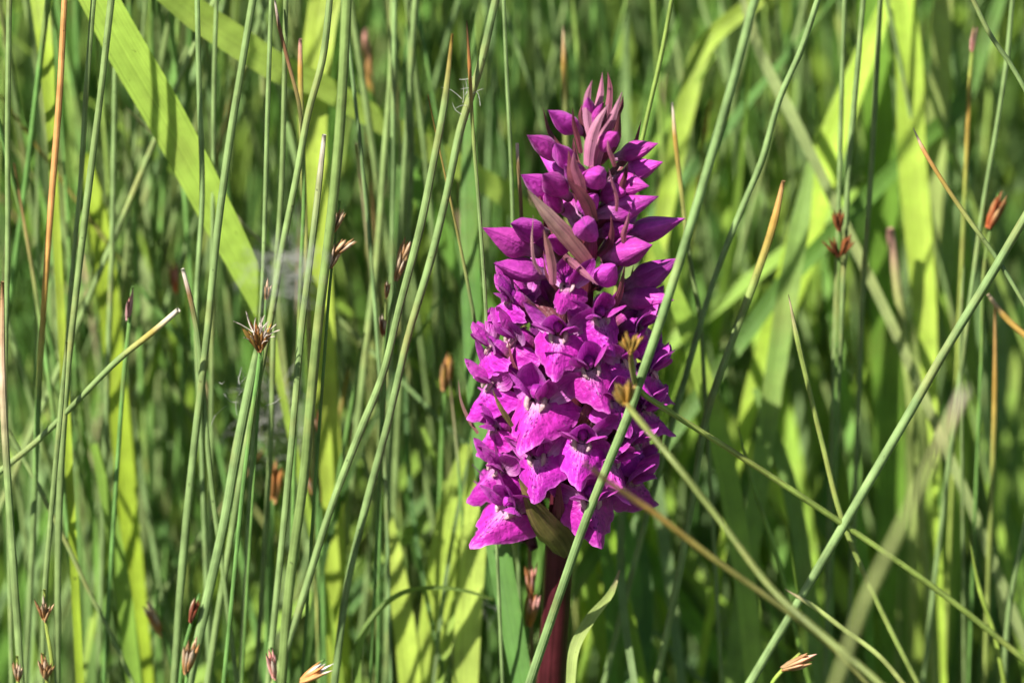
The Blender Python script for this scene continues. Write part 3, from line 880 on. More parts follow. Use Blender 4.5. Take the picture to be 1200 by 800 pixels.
# ------------------------------------------------------------------ rushes the photograph shows singly
G_L = 'sharp rush stems left of the orchid'
G_R = 'rush stems right of the orchid'
H = [
    # points top to bottom, width px, label, options
    ([(11, -5), (9, 140), (9, 300), (6, 430), (10, 600), (14, 800)], 7, 'grey-green rush stem hugging the left edge of the picture', dict(y=.006, group=G_L)),
    ([(3, 330), (3, 440), (9, 560), (17, 680), (25, 800)], 10, 'pale rush stem at the left edge with a brown withered upper piece', dict(y=-.004, cols={0: RUST, 1: BUFF}, tip=.5, group=G_L)),
    ([(76, -5), (70, 110), (60, 240), (52, 350), (45, 470), (38, 640), (30, 800)], 8, 'orange-brown dying rush stem near the left edge, green only lower down', dict(y=.012, col=GREY, cols={0: ORANGE, 1: ORANGE, 2: ORANGE, 3: OCHRE, 4: GREEN}, group=G_L)),
    ([(131, -5), (118, 110), (104, 220), (92, 320), (80, 430), (71, 560), (67, 800)], 9, 'sharp grey-green rush stem just right of the orange-brown dying one', dict(y=.002, group=G_L)),
    ([(110, -5), (101, 110), (94, 220), (84, 330), (78, 420), (68, 540), (56, 650), (48, 800)], 7, 'thinner rush stem crossing behind the sharp stem beside the orange-brown one', dict(y=.016, group=G_L)),
    ([(136, -5), (134, 150), (131, 300), (126, 440)], 7, 'soft rush stem above the pink-tipped one, in front of the broad slanting leaf', dict(y=.035, group=G_L)),
    ([(231, -5), (233, 90), (237, 230), (230, 360), (236, 520)], 7, 'upright rush stem crossing the middle of the broad slanting lime leaf', dict(y=.018, group=G_L)),
    ([(254, -5), (251, 90), (250, 192)], 6, 'short-showing rush stem between the two broad lime leaves at the top left', dict(y=.03, group=G_L)),
    ([(297, -5), (283, 80), (270, 160), (255, 270), (243, 390), (228, 520), (214, 660), (204, 800)], 10, 'long grey rush stem leaning from top centre-left down to the foot', dict(y=.003, group=G_L)),
    ([(318, -5), (314, 120), (311, 230), (308, 330), (300, 460)], 6, 'thin rush stem left of the paired upright stems in front of the dark gap', dict(y=.012, group=G_L)),
    ([(335, -5), (333, 110), (330, 220), (322, 340), (318, 500), (300, 800)], 7, 'straight rush stem between the thin stem and the thick leaning stems', dict(y=.016, group=G_L)),
    ([(387, -5), (378, 70), (362, 130), (347, 210), (331, 290), (318, 370), (300, 460), (282, 560)], 9, 'bowed rush stem whose top leans right beside the thickest upright stem', dict(y=.004, group=G_L)),
    ([(407, -5), (402, 90), (396, 180), (384, 290), (374, 370), (366, 450), (356, 560), (340, 680), (330, 800)], 13, 'thickest ridged rush stem, upright left of the orchid, shaded in its lower half', dict(y=-.004, col=(0.135, .2, .06), group=G_L)),
    ([(380, 158), (374, 215), (364, 300), (354, 380), (346, 470), (336, 580), (318, 760)], 9, 'rush stem with a torn whitish tip beside the thickest ridged stem', dict(y=-.002, cols={0: WHITE, 1: (.22, .24, .11)}, tip=.6, group=G_L)),
    ([(461, -5), (458, 90), (450, 190), (444, 280), (430, 400)], 9, 'soft upright rush stem midway between the thickest stem and the black-tipped one', dict(y=.04, group=G_L)),
    ([(482, -5), (481, 110), (482, 190), (476, 300)], 8, 'soft rush stem just left of the two long slanting stems, near the top', dict(y=.045, group=G_L)),
    ([(582, -5), (562, 80), (540, 150), (524, 225), (506, 300), (478, 395), (456, 490), (432, 580), (408, 680), (392, 800)], 10, 'long rush stem slanting from above the orchid to the lower left, upper one of two', dict(y=.002, group=G_L)),
    ([(530, 40), (521, 120), (508, 190), (494, 260), (468, 360), (448, 440), (420, 510), (386, 600), (352, 710), (322, 800)], 10, 'long rush stem slanting to the lower left, lower one of two, fully lit', dict(y=-.004, group=G_L, tip=.3, cols={0: OCHRE})),
    ([(547, 24), (550, 75), (554, 150), (561, 240), (568, 340), (573, 440)], 5, 'slender rush stem with a black needle tip left of the orchid top', dict(y=0, cols={0: DARK, 1: (.3, .13, .04), 2: (.2, .25, .07)}, tip=.25, group=G_L)),
    ([(590, -5), (594, 90), (598, 170), (602, 300), (604, 420)], 5, 'thin rush stem descending behind the left side of the orchid', dict(y=.02, group=G_L)),
    ([(302, 408), (293, 450), (277, 530), (263, 610), (243, 700), (222, 800)], 13, 'stout flat-looking rush stem rising to the brown tuft in the lower left', dict(y=-.002, tip=.7, group=G_L)),
    ([(209, 363), (180, 388), (140, 420), (90, 470), (45, 515), (-10, 560)], 8, 'broken rush stem lying slantwise across the left stems, buff at its upper end', dict(y=-.006, y1=.006, cols={0: WHITE, 1: (.34, .27, .07)}, tip=.8, group=G_L)),
    ([(214, 315), (222, 345), (231, 390), (238, 460), (247, 560), (260, 660), (276, 785)], 7, 'thin rush stem with a fuzzy grey-brown tip above the broken slanting stem', dict(y=.004, cols={0: WHITE, 1: (.16, .09, .04)}, tip=.7, group=G_L)),
    ([(-5, 480), (40, 560), (82, 645), (108, 700), (126, 735), (160, 810)], 6, 'dark thin rush stem running from the left edge down to the right', dict(y=.012, group=G_L)),
    ([(78, 400), (72, 470), (60, 600), (52, 700), (50, 800)], 7, 'lower rush stem squeezed between the left stems above the small rusty heads', dict(y=-.002, tip=.4, group=G_L)),
    # right of the spike
    ([(886, -5), (862, 85), (832, 190), (803, 285), (776, 370), (752, 440), (734, 492), (712, 545), (688, 605), (658, 690), (619, 805)], 12, 'sharp rush stem slanting right across the front of the orchid spike', dict(y=-.026, y1=-.012, col=(.155, .235, .085), group=G_R)),
    ([(960, -5), (938, 60), (914, 115), (892, 190), (862, 262), (836, 330), (812, 410)], 8, 'blue-green rush stem leaning right of the one that crosses the orchid', dict(y=.02, group=G_R)),
    ([(918, 212), (907, 260), (882, 335), (857, 402), (828, 487), (813, 575), (798, 660), (768, 805)], 10, 'rush stem with a rust-brown tip running down right of the orchid', dict(y=.012, cols={0: RUST, 1: OCHRE, 2: (.2, .26, .07)}, tip=.5, group=G_R)),
    ([(788, 120), (791, 160), (798, 220), (808, 300), (820, 370), (826, 460)], 6, 'upright rush stem with an ochre withered tip beside the orchid top', dict(y=.024, cols={0: WHITE, 1: OCHRE, 2: (.28, .27, .07)}, tip=.4, group=G_R)),
    ([(788, -5), (776, 60), (760, 130), (748, 185), (735, 260)], 6, 'thin lime rush stem passing behind the orchid top from the upper right', dict(y=.014, col=(.19, .27, .06), group=G_R)),
    ([(1138, -5), (1160, 40), (1184, 75), (1215, 130)], 6, 'rush stem cutting the top right corner down to the right edge', dict(y=.004, group=G_R)),
    ([(1187, -5), (1180, 70), (1168, 150), (1154, 230), (1140, 330)], 7, 'upright rush stem near the right edge crossed by the corner stem', dict(y=.03, group=G_R)),
    ([(1070, 150), (1082, 175), (1100, 205), (1130, 250), (1165, 298), (1210, 372)], 6, 'rush stem with a hair-fine orange tip slanting to the right edge', dict(y=.0, cols={0: WHITE, 1: ORANGE, 2: OCHRE, 3: (.26, .28, .08)}, tip=.12, group=G_R)),
    ([(1210, 240), (1160, 325), (1105, 415), (1068, 480), (1024, 555), (974, 640), (929, 716), (876, 805)], 12, 'thick straight rush stem rising from the bottom to the right edge', dict(y=.0, y1=-.004, group=G_R)),
    ([(924, 345), (934, 395), (948, 455), (964, 520), (986, 605), (1012, 670), (1045, 740), (1078, 805)], 7, 'pale lime rush stem with a needle tip crossing the thick straight one', dict(y=.001, y1=.004, col=(.24, .31, .075), tip=.12, cols={0: BUFF}, group=G_R)),
    ([(684, 542), (715, 566), (765, 600), (830, 650), (900, 700), (960, 745), (1020, 805)], 8, 'blurred orange-stained rush stem sloping across the orchid foot', dict(y=-.075, y1=-.05, col=(.25, .25, .07), tip=.5, cols={0: RUST, 1: RUST, 2: OCHRE, 3: (.27, .24, .06)}, group=G_R)),
    ([(1132, 455), (1116, 490), (1085, 555), (1055, 620), (1018, 695), (980, 800)], 12, 'nearest blurred rush stem with a buff broken tip at lower right', dict(y=-.15, col=(.2, .24, .085), tip=.7, cols={0: WHITE, 1: (.33, .29, .15)}, group=G_R)),
    ([(1043, 268), (1050, 320), (1058, 385), (1066, 450), (1076, 560)], 13, 'soft stout rush stem with a pinkish-white cut tip under the bright leaves', dict(y=.055, col=(.21, .27, .075), tip=.8, cols={0: PINK, 1: (.3, .28, .12)}, group=G_R)),
    ([(990, -5), (986, 120), (983, 240), (979, 370)], 6, 'first of three parallel thin stems right of the bright slanting leaf', dict(y=.035, group=G_R)),
    ([(1012, -5), (1004, 90), (995, 190), (990, 290)], 7, 'second of three parallel thin stems right of the bright slanting leaf', dict(y=.032, group=G_R)),
    ([(1032, -5), (1026, 110), (1019, 230), (1011, 340), (1006, 480), (1000, 620)], 7, 'third and longest of the parallel thin stems right of the bright slanting leaf', dict(y=.036, group=G_R)),
    ([(1166, 360), (1166, 450), (1163, 560), (1158, 680), (1154, 805)], 7, 'upright rush stem stained orange at its top near the right edge', dict(y=.03, col=(.2, .25, .06), tip=.4, cols={0: RUST, 1: OCHRE}, group=G_R)),
    ([(865, 500), (880, 560), (897, 610), (912, 655), (930, 730), (950, 805)], 6, 'dark slender stem bending down right of the orchid foot', dict(y=.018, col=(.14, .24, .04), tip=.3, group=G_R)),
    ([(920, 690), (950, 708), (990, 738), (1030, 768), (1062, 805)], 7, 'short pale stem with a needle tip above the orange tuft at the bottom', dict(y=-.004, col=(.29, .35, .11), tip=.15, cols={0: BUFF}, group=G_R)),
    ([(1136, 630), (1148, 690), (1166, 745), (1178, 805)], 6, 'short lime stem with a needle tip in the lower right corner', dict(y=.012, col=(.22, .3, .05), tip=.15, group=G_R)),
    ([(1215, 560), (1196, 640), (1182, 720), (1176, 805)], 8, 'rush stem leaving the right edge low down', dict(y=.02, group=G_R)),
    ([(1130, 310), (1127, 350), (1126, 430), (1127, 500)], 5, 'thin soft rush stem behind the thick straight one, upper right', dict(y=.03, tip=.3, group=G_R)),
    ([(1158, 345), (1175, 368), (1215, 405)], 8, 'ochre stub of a rush stem leaning out at the right edge', dict(y=.02, col=OCHRE, tip=.6, cols={0: BUFF}, group=G_R)),
    ([(596, 640), (604, 700), (612, 760), (618, 805)], 7, 'short-showing rush stem close left of the purple orchid stem', dict(y=.012, group=G_L)),
    ([(660, 30), (661, 75), (662, 120), (664, 200)], 7, 'soft rush stem with an ochre tip standing above the orchid top', dict(y=.05, col=(.2, .22, .07), tip=.3, cols={0: BUFF, 1: OCHRE}, group=G_L)),
    ([(606, 168), (607, 190), (610, 230), (612, 300)], 5, 'thin stub with a white cap left of the orchid buds', dict(y=.01, col=(.16, .11, .05), tip=.9, cols={0: WHITE}, group=G_L)),
    ([(352, 46), (352, 80), (353, 130), (356, 220), (360, 330)], 7, 'soft rush stem with a buff brush tip between the upper left stems', dict(y=.022, col=(.24, .27, .08), tip=.7, cols={0: PINK, 1: OCHRE}, group=G_L)),
    ([(428, 35), (431, 70), (433, 105), (434, 200)], 12, 'blurred orange-brown dead rush tip at the top, left of centre', dict(y=.075, col=(.2, .24, .07), tip=.6, cols={0: PINK, 1: RUST, 2: OCHRE}, group=G_L)),
    ([(322, 0), (327, 30), (337, 70), (350, 120), (356, 220), (352, 330)], 5, 'withered brown wisp beside the stems at the top left', dict(y=.014, col=GREEN, tip=.5, cols={0: WHITE, 1: (.2, .1, .05), 2: (.2, .1, .05), 3: (.16, .14, .05)}, group=G_L)),
]
for pts, wd, label, kw in H:
    rush(pts, wd, label, **kw)

# ---- stems that carry brown flower heads
G_H = 'rushes with brown flower heads'
cluster([(306, 398), (303, 430), (296, 480), (286, 560), (272, 700), (262, 800)], 6, 'brown spiky tuft with loose hairs on a stem in the lower left centre', [(304, 412, -.25, -1, 1.15), (304, 412, .3, -1, 1.0)], y=-.006, size=0.00458, n=10, hairs=12, c0=(.24, .10, .03), c1=OCHRE, group=G_H)
cluster([(312, 340), (310, 380), (306, 430), (300, 520)], 4, 'small rusty bud tuft above the spiky brown one', [(312, 352, .1, -1)], y=.0, size=0.00370, n=6, spread=.3, group=G_H)
cluster([(398, 235), (395, 265), (390, 300), (387, 330), (380, 420)], 4, 'pair of brown heads clinging to the thickest ridged stem', [(389, 275, .35, -1), (388, 302, .55, -.6), (386, 318, .3, -1)], y=-.002, size=0.00493, n=7, spread=.35, group=G_H)
cluster([(478, 286), (470, 310), (462, 345), (455, 380), (450, 470)], 4, 'brown catkin-like head between the thick stem and the slanting pair', [(463, 330, .3, -1, 1.2), (468, 312, .35, -1), (453, 350, .05, -1, .6)], y=.008, size=0.00493, n=8, spread=.28, group=G_H)
cluster([(452, 350), (451, 385), (448, 440), (446, 560)], 4, 'dark small head low on a thin stem beside the brown catkin-like one', [(449, 395, 0, -1)], y=.012, size=0.00396, n=6, spread=.3, c0=(.2, .08, .03), group=G_H)
cluster([(155, 336), (152, 375), (146, 430), (138, 540)], 6, 'pink closed bud on a thin stem over the slanting broken one', [(150, 376, .12, -1, 1.0)], y=.012, size=0.00528, n=4, spread=.10, c0=PINK, c1=PINK, group=G_H)
cluster([(52, 690), (54, 730), (60, 770), (62, 810)], 5, 'rusty tuft on a lime stem in the bottom left, upper of the pair', [(52, 728, -.15, -1), (52, 728, .25, -1, .8)], y=-.01, size=0.00422, n=9, col=(.24, .3, .06), group=G_H)
cluster([(50, 765), (54, 790), (58, 825)], 5, 'rusty tuft at the very bottom left, lower of the pair', [(53, 796, -.1, -1), (53, 796, .3, -1, .8)], y=-.01, size=0.00422, n=9, col=(.24, .3, .06), group=G_H)
cluster([(20, 768), (21, 795), (22, 830)], 5, 'small rusty tuft nearest the bottom left corner', [(21, 798, 0, -1)], y=-.01, size=0.00396, n=8, col=(.24, .3, .06), group=G_H)
cluster([(234, 695), (227, 720), (216, 760), (210, 810)], 5, 'dark red pointed head beside the stout flat stem at the bottom', [(222, 730, .3, -1)], y=-.002, size=0.00493, n=6, spread=.2, c0=(.26, .07, .04), group=G_H)
cluster([(228, 748), (222, 775), (216, 815)], 5, 'brown scaly head at the bottom below the dark red pointed one', [(218, 790, .2, -1, 1.3)], y=-.004, size=0.00493, n=10, spread=.35, group=G_H)
cluster([(318, 758), (321, 785), (324, 830)], 5, 'buff scaly head at the bottom, touching the lit slanting stem', [(322, 796, -.15, -1, 1.2)], y=-.008, size=0.00458, n=9, spread=.3, c0=PINK, c1=WHITE, group=G_H)
cluster([(380, 772), (362, 788), (340, 825)], 6, 'buff tuft fanning right at the bottom, next to the scaly one', [(352, 798, .8, -.55, 1.25)], y=-.012, size=0.00458, n=11, spread=.4, c0=ORANGE, c1=WHITE, group=G_H)
cluster([(938, 765), (922, 780), (905, 800), (898, 825)], 6, 'orange brush-like tuft at the bottom right of the orchid', [(914, 784, .85, -.4, 1.15)], y=-.012, size=0.00510, n=13, spread=.3, c0=RUST, c1=(.55, .3, .2), col=LIME, group=G_H)
cluster([(739, 414), (741, 432), (748, 455), (785, 482), (850, 523), (925, 572), (1000, 622), (1100, 692), (1200, 772)], 8, 'long lime stem sloping right from an ochre bristly head before the orchid', [(738, 414, -.2, -1), (739, 416, .35, -1), (738, 412, -.6, -.8, .7)], y=-.026, y1=.006, size=0.00387, n=7, spread=.4, c0=OCHRE, c1=(.36, .2, .05), col=(.215, .29, .06), cols={0: OCHRE, 1: (.25, .26, .07)}, group=G_H)
cluster([(734, 472), (740, 481), (754, 498), (785, 535), (850, 618), (905, 690), (960, 740), (1020, 790)], 8, 'blurred olive stem sloping right below a wide golden bristly head', [(733, 474, -.3, -1, .95), (735, 474, .15, -1, .95), (733, 476, -.7, -1, .7)], y=-.034, y1=-.075, size=0.00458, n=15, spread=.35, c0=OCHRE, c1=(.42, .26, .08), col=(.15, .19, .05), cols={0: OCHRE}, group=G_H)
cluster([(985, 245), (984, 280), (983, 320), (980, 460)], 4, 'dark brown tufts on the first of the thin parallel stems', [(984, 272, -.1, -1), (985, 300, .4, -.8), (983, 302, -.4, -.7)], y=.03, size=0.00440, n=7, c0=(.16, .05, .02), c1=(.26, .09, .03), group=G_H)
cluster([(1142, 40), (1138, 75), (1135, 130), (1130, 240)], 6, 'pinkish bud tip over an ochre stem at the top right', [(1138, 62, .15, -1, 1.1)], y=.045, size=0.00440, n=4, spread=.12, c0=PINK, c1=BUFF, col=(.24, .3, .06), cols={2: OCHRE}, group=G_H)
cluster([(1170, 225), (1164, 255), (1155, 300), (1150, 420)], 5, 'reddish soft head by the right edge above the thick straight stem', [(1158, 268, .35, -1)], y=.03, size=0.00660, n=8, spread=.3, c0=(.3, .08, .03), c1=RUST, group=G_H)
cluster([(330, 545), (322, 570), (318, 620), (314, 760)], 8, 'blurred orange dead head under the white fluff', [(320, 590, .1, -1, 1.1)], y=.03, size=0.00704, n=7, spread=.28, c0=ORANGE, c1=OCHRE, group=G_H)
cluster([(372, 545), (374, 580), (377, 640), (380, 760)], 6, 'orange-flecked head low between the dark lower stems', [(374, 590, -.25, -1)], y=.03, size=0.00660, n=7, spread=.28, c0=ORANGE, c1=BUFF, group=G_H)
cluster([(527, 415), (523, 445), (520, 480), (515, 600)], 6, 'soft brown head left of the orchid by the curved bract', [(521, 458, .1, -1)], y=.035, size=0.00704, n=6, spread=.22, c0=RUST, c1=OCHRE, group=G_H)
cluster([(375, 470), (372, 500), (372, 560), (374, 700)], 5, 'small orange head behind the shaded lower stems', [(374, 508, -.1, -1)], y=.022, size=0.00440, n=6, spread=.25, group=G_H)
cluster([(186, 690), (182, 715), (195, 750), (205, 800)], 5, 'grey and orange withered tip right of the lower left blades', [(190, 745, -.4, -1, 1.2)], y=.022, size=0.00528, n=5, spread=.2, c0=ORANGE, c1=BUFF, group=G_H)
cluster([(620, 660), (622, 690), (618, 740), (612, 805)], 6, 'brown dry tuft close left of the purple orchid stem', [(619, 735, .15, -1, 1.3), (622, 700, 0, -1, 1.1)], y=.012, size=0.00546, n=8, spread=.3, c0=(.34, .15, .06), c1=PINK, group=G_H)
cluster([(205, 295), (206, 340), (212, 400), (214, 520)], 6, 'rusty blurred head above the tip of the broken slanting stem', [(205, 345, -.05, -1, 1.0)], y=.06, size=0.00616, n=6, spread=.14, c0=(.34, .1, .04), c1=PINK, group=G_H)

# ---- broad blades
G_B = 'broad grass blades around the orchid'
BL = [
    ([(112, -10), (150, 60), (188, 125), (226, 195), (262, 265), (292, 325), (310, 372), (326, 440)], [44, 48, 48, 46, 42, 34, 20, 9], 'broad lime leaf slanting from the top left with stem shadows across it', dict(y=.03, y1=.03, col=(.33, .47, .07), tip=False, fold=.15, face=(-.3, -1, .35))),
    ([(196, -12), (232, 18), (280, 50), (330, 82), (375, 100)], [34, 36, 36, 33, 28], 'broad lime leaf at the top left arching towards the upright stems', dict(y=.04, y1=.05, col=(.34, .48, .09), fold=.2)),
    ([(382, -10), (372, 60), (366, 150), (372, 260)], [36, 36, 34, 28], 'broad bright leaf behind the thickest ridged stem at the top', dict(y=.06, col=(.33, .44, .06))),
    ([(1058, -10), (1066, 80), (1068, 180), (1076, 270), (1084, 370), (1090, 450), (1094, 530)], [26, 32, 34, 33, 28, 18, 8], 'bright yellow-green upright leaf, broadest in the upper right', dict(y=.075, y1=.05, col=(.35, .50, .06), fold=.2)),
    ([(1046, -12), (1020, 50), (990, 125), (962, 205), (936, 300), (905, 400), (880, 470), (866, 540)], [14, 24, 32, 38, 40, 34, 22, 10], 'bright yellow-green leaf slanting down left in the upper right', dict(y=.08, y1=.055, col=(.36, .51, .055), fold=.15)),
    ([(1020, -10), (1028, 110), (1036, 260), (1040, 420)], [32, 36, 38, 36], 'deep green upright leaf between the two bright ones', dict(y=.085, col=(.13, .25, .03), fold=.2)),
    ([(950, 190), (938, 260), (922, 350), (908, 440)], [10, 22, 26, 24], 'pale green leaf left of the bright slanting one', dict(y=.06, col=(.2, .32, .07), tip=True)),
    ([(545, 520), (532, 580), (520, 650), (508, 740), (500, 810)], [8, 28, 36, 36, 34], 'broad lime leaf with a shadow band low left of the orchid', dict(y=.035, col=(.30, .42, .06), tip=True, fold=.12)),
    ([(564, 470), (560, 560), (555, 640), (549, 720), (545, 810)], [16, 26, 30, 32, 30], 'broad pale lime leaf directly left of the purple stem foot', dict(y=.03, col=(.36, .47, .09), tip=True, fold=.12)),
    ([(455, 595), (462, 650), (472, 720), (482, 810)], [6, 20, 26, 28], 'bright lime leaf standing beside the thin arching blade', dict(y=.035, col=(.37, .48, .07), tip=True)),
    ([(705, 560), (722, 640), (730, 720), (736, 810)], [34, 62, 64, 60], 'wide dark green leaf behind the purple orchid stem', dict(y=.04, col=(.105, .22, .03), tip=True, fold=.1, face=(.9, -1, .1))),
    ([(700, 560), (722, 650), (740, 730), (756, 810)], [8, 10, 11, 12], 'narrow bright blade along the wide dark leaf behind the orchid stem', dict(y=.036, col=(.2, .36, .03), tip=True)),
    ([(726, 668), (716, 694), (692, 724), (674, 756), (668, 806)], [2, 8, 13, 13, 11], 'pale curled blade with a hooked tip just right of the purple stem', dict(y=-.002, col=(.33, .42, .12), tip=True, fold=.3, cols={0: BUFF})),
    ([(578, 702), (546, 692), (510, 688), (472, 694), (442, 716), (424, 745), (418, 805)], [2, 4, 5, 6, 7, 8, 9], 'thin arching blade bent over left of the orchid foot', dict(y=.016, col=(.16, .26, .05), tip=True)),
    ([(45, -10), (50, 30), (56, 90), (60, 160)], [22, 20, 16, 10], 'bright blade at the top left behind the orange-brown stem', dict(y=.05, col=(.28, .38, .03))),
    ([(100, 180), (112, 240), (124, 320), (134, 420)], [8, 22, 26, 24], 'yellow-lit blade behind the sharp stem near the left edge', dict(y=.06, col=(.28, .38, .03), tip=True)),
    ([(152, 130), (160, 200), (165, 300), (168, 420)], [8, 24, 32, 34], 'pale blurred grey-green leaf between the lime leaf and the left stems', dict(y=.10, col=(.22, .29, .11), tip=True)),
    ([(900, -10), (822, 60), (805, 120), (790, 190)], [18, 22, 24, 22], 'bright blade leaning left behind the stem that crosses the orchid', dict(y=.08, col=(.27, .38, .04))),
    ([(1085, 160), (1120, 130), (1150, 60), (1175, -10)][::-1], [14, 18, 22, 20], 'dark bent leaf crossing the upper right corner', dict(y=.09, col=(.1, .2, .03))),
    ([(868, -10), (890, 60), (925, 130), (960, 200)], [8, 12, 14, 12], 'pale stalk-like blade slanting down right at the top', dict(y=.07, col=(.27, .33, .12))),
    ([(1105, -10), (1100, 120), (1090, 260), (1080, 420)], [22, 26, 26, 24], 'grey-lime soft leaf beyond the pinkish bud at the top right', dict(y=.085, col=(.26, .34, .1))),
    ([(1080, 440), (1085, 560), (1078, 680), (1075, 810)], [10, 34, 40, 38], 'soft lime leaf at lower right behind the crossing stems', dict(y=.09, col=(.23, .35, .05), tip=True)),
    ([(885, 455), (910, 520), (930, 590), (945, 680)], [8, 16, 20, 20], 'soft green blade slanting behind the sloping lime stem', dict(y=.05, col=(.17, .28, .06), tip=True)),
    ([(60, 260), (52, 360), (66, 480), (86, 610), (110, 800)], [8, 14, 16, 16, 16], 'soft grey-green blade weaving behind the left stems', dict(y=.05, col=(.15, .25, .07), tip=True)),
    ([(110, 520), (128, 600), (144, 690), (160, 810)], [8, 16, 20, 20], 'lime blade rising in the lower left behind the dark thin stem', dict(y=.035, col=(.18, .31, .045), tip=True)),
    ([(180, 400), (165, 450), (150, 510), (143, 545)], [14, 16, 14, 8], 'bright blurred blade below the tip of the broken slanting stem', dict(y=.07, col=(.27, .38, .06), tip=True)),
]
for pts, wd, label, kw in BL:
    blade(pts, wd, label, group=G_B, **kw)

# ---- white seed fluff and spider silk caught on the stems
def fluff(px, py, y, size, n, label, tall=1.0):
    c = at(px, py, y)
    r = random.Random(int(px * 7 + py))
    mb = MB()
    for _ in range(n):
        p0 = c + Vector((r.gauss(0, .35), r.gauss(0, .35), r.gauss(0, .35) * tall)) * size
        d = Vector((r.gauss(0, 1), r.gauss(0, 1), r.gauss(0, 1))).normalized()
        e = Vector((r.gauss(0, 1), r.gauss(0, 1), r.gauss(0, 1))).normalized()
        ln = size * r.uniform(.3, .9)
        tube(mb, [p0, p0 + d * ln * .5 + e * ln * .15, p0 + d * ln], [.00005, .00006, .00004], [(.5, .5, .46)] * 3, sides=3, per=2)
    o = mb.build('seed_fluff', M_FLUFF, origin=c)
    tag(o, label, 'fluff', 'white fluff caught on the rushes')

fluff(334, 322, -.075, .008, 90, 'blurred white fluff caught above the brown spiky tuft')
fluff(318, 492, .05, .009, 90, 'white fluffy wad behind the lower left stems', 1.6)
fluff(282, 458, .006, .006, 14, 'few loose white threads left of the fluffy wad')
fluff(563, 712, .03, .005, 40, 'small wisp of white threads by the pale lime leaf')
fluff(548, 110, .004, .005, 12, 'fine silk threads on the black-tipped stem')
# ------------------------------------------------------------------ the thicket behind: stems and blades one can still count
def soft_word(y):
    return 'slightly soft' if y < .06 else ('blurred' if y < .12 else 'strongly blurred')


def zone(px):
    return 'left of the orchid' if px < 540 else ('behind the orchid' if px < 790 else 'right of the orchid')


def lean_word(s):
    return 'upright' if abs(s) < .10 else ('leaning right' if s > 0 else 'leaning left')


MARKS = [(8, 'the left-edge stem'), (50, 'the orange-brown dying stem'), (84, 'the sharp left stem'), (130, 'the pink closed bud'), (165, 'the pale blurred leaf'),
         (205, 'the broken stem tip'), (240, 'the long grey leaning stem'), (270, 'the broad slanting leaf foot'), (305, 'the brown spiky tuft'), (335, 'the straight upright stem'), (370, 'the thickest ridged stem'),
         (415, 'the paired brown heads'), (455, 'the brown catkin-like head'), (490, 'the two long slanting stems'), (530, 'the curved bract'), (575, 'the orchid left flank'), (625, 'the orchid left flowers'), (665, 'the orchid middle'),
         (710, 'the orchid right flowers'), (750, 'the bristly heads'), (790, 'the stem crossing the orchid'), (830, 'the ochre-tipped stem'), (865, 'the rust-tipped stem'), (905, 'the bright slanting leaf'), (940, 'the needle-tipped lime stem'),
         (980, 'the first thin parallel stem'), (1010, 'the third thin parallel stem'), (1045, 'the pinkish cut tip'), (1080, 'the bright upright leaf'), (1120, 'the thick straight stem'), (1165, 'the orange-topped stem'), (1200, 'the right edge stub')]


def mark(px):
    return min(MARKS, key=lambda m: abs(m[0] - px))[1]


br = random.Random(21)
for i in range(240):
    px = br.uniform(-20, 1220) if i % 3 else br.uniform(-20, 600)
    y = br.choice([br.uniform(.02, .06), br.uniform(.05, .12), br.uniform(.08, .2)])
    if px > 540 and y < .06: y += .05
    if 870 < px < 1120 and y < .09: y += .06
    if 60 < px < 420 and y < .045: y += .04
    s = br.gauss(-.06 if px > 600 else -.03, .13 if i % 4 else .4)
    top = br.choice([None, None, br.uniform(40, 560)])
    bow = br.uniform(-14, 14)
    pts = []
    t0 = -10 if top is None else top
    for k in range(4):
        py = t0 + (815 - t0) * k / 3
        pts.append((px - s * (py - 400) + bow * math.sin(k / 3 * math.pi), py))
    tint = br.choice([GREY, GREY, GREEN, GREEN, (.19, .28, .06), (.16, .25, .09)])
    cols = None; word = 'green'
    if top is not None and br.random() < .6:
        cols = {0: br.choice([RUST, BUFF, OCHRE, PINK])}; word = 'brown-tipped'
    lab = f'{soft_word(y)} {word} rush stem {lean_word(s)} behind {mark(px)}'
    rush(pts, br.uniform(4.5, 9), lab, y=y, y1=y + br.uniform(-.02, .04), col=tint, tip=None if top is None else .35, cols=cols,
         group='background rushes ' + zone(px), sides=6, per=3)

for i in range(215):
    px = br.uniform(-20, 1220)
    if i % 2: px = br.uniform(560, 1220)
    y = br.choice([br.uniform(.04, .08), br.uniform(.07, .16), br.uniform(.1, .24)])
    if px > 830 and y < .09: y += .06
    if 60 < px < 420 and y < .07: y += .05
    s = br.gauss(-.02, .2 if i % 3 else .5)
    t0 = br.uniform(-60, 520)
    bow = br.uniform(-40, 40)
    pts = []
    for k in range(5):
        py = t0 + (815 - t0) * k / 4
        pts.append((px - s * (py - 400) + bow * math.sin(k / 4 * math.pi), py))
    wd = br.uniform(14, 36) if i % 2 else br.uniform(5, 14)
    tint, word = br.choice([(LIME, 'lime'), ((.15, .30, .05), 'green'), ((.08, .18, .035), 'dark green'), ((.26, .41, .055), 'bright yellow-green'), ((.2, .30, .11), 'greyish')])
    lab = f'{soft_word(y)} {word} grass blade {lean_word(s)} behind {mark(px)}'
    blade(pts, [wd * .1, wd * .8, wd, wd, wd * .8], lab, y=y, y1=y + br.uniform(-.05, .01), col=tint, tip=True, fold=br.uniform(.1, .4),
          face=(br.uniform(-.9, .9), -1, br.uniform(-.2, .6)), twist=br.uniform(-1.2, 1.2), group='background grass blades ' + zone(px), per=3, m=3)


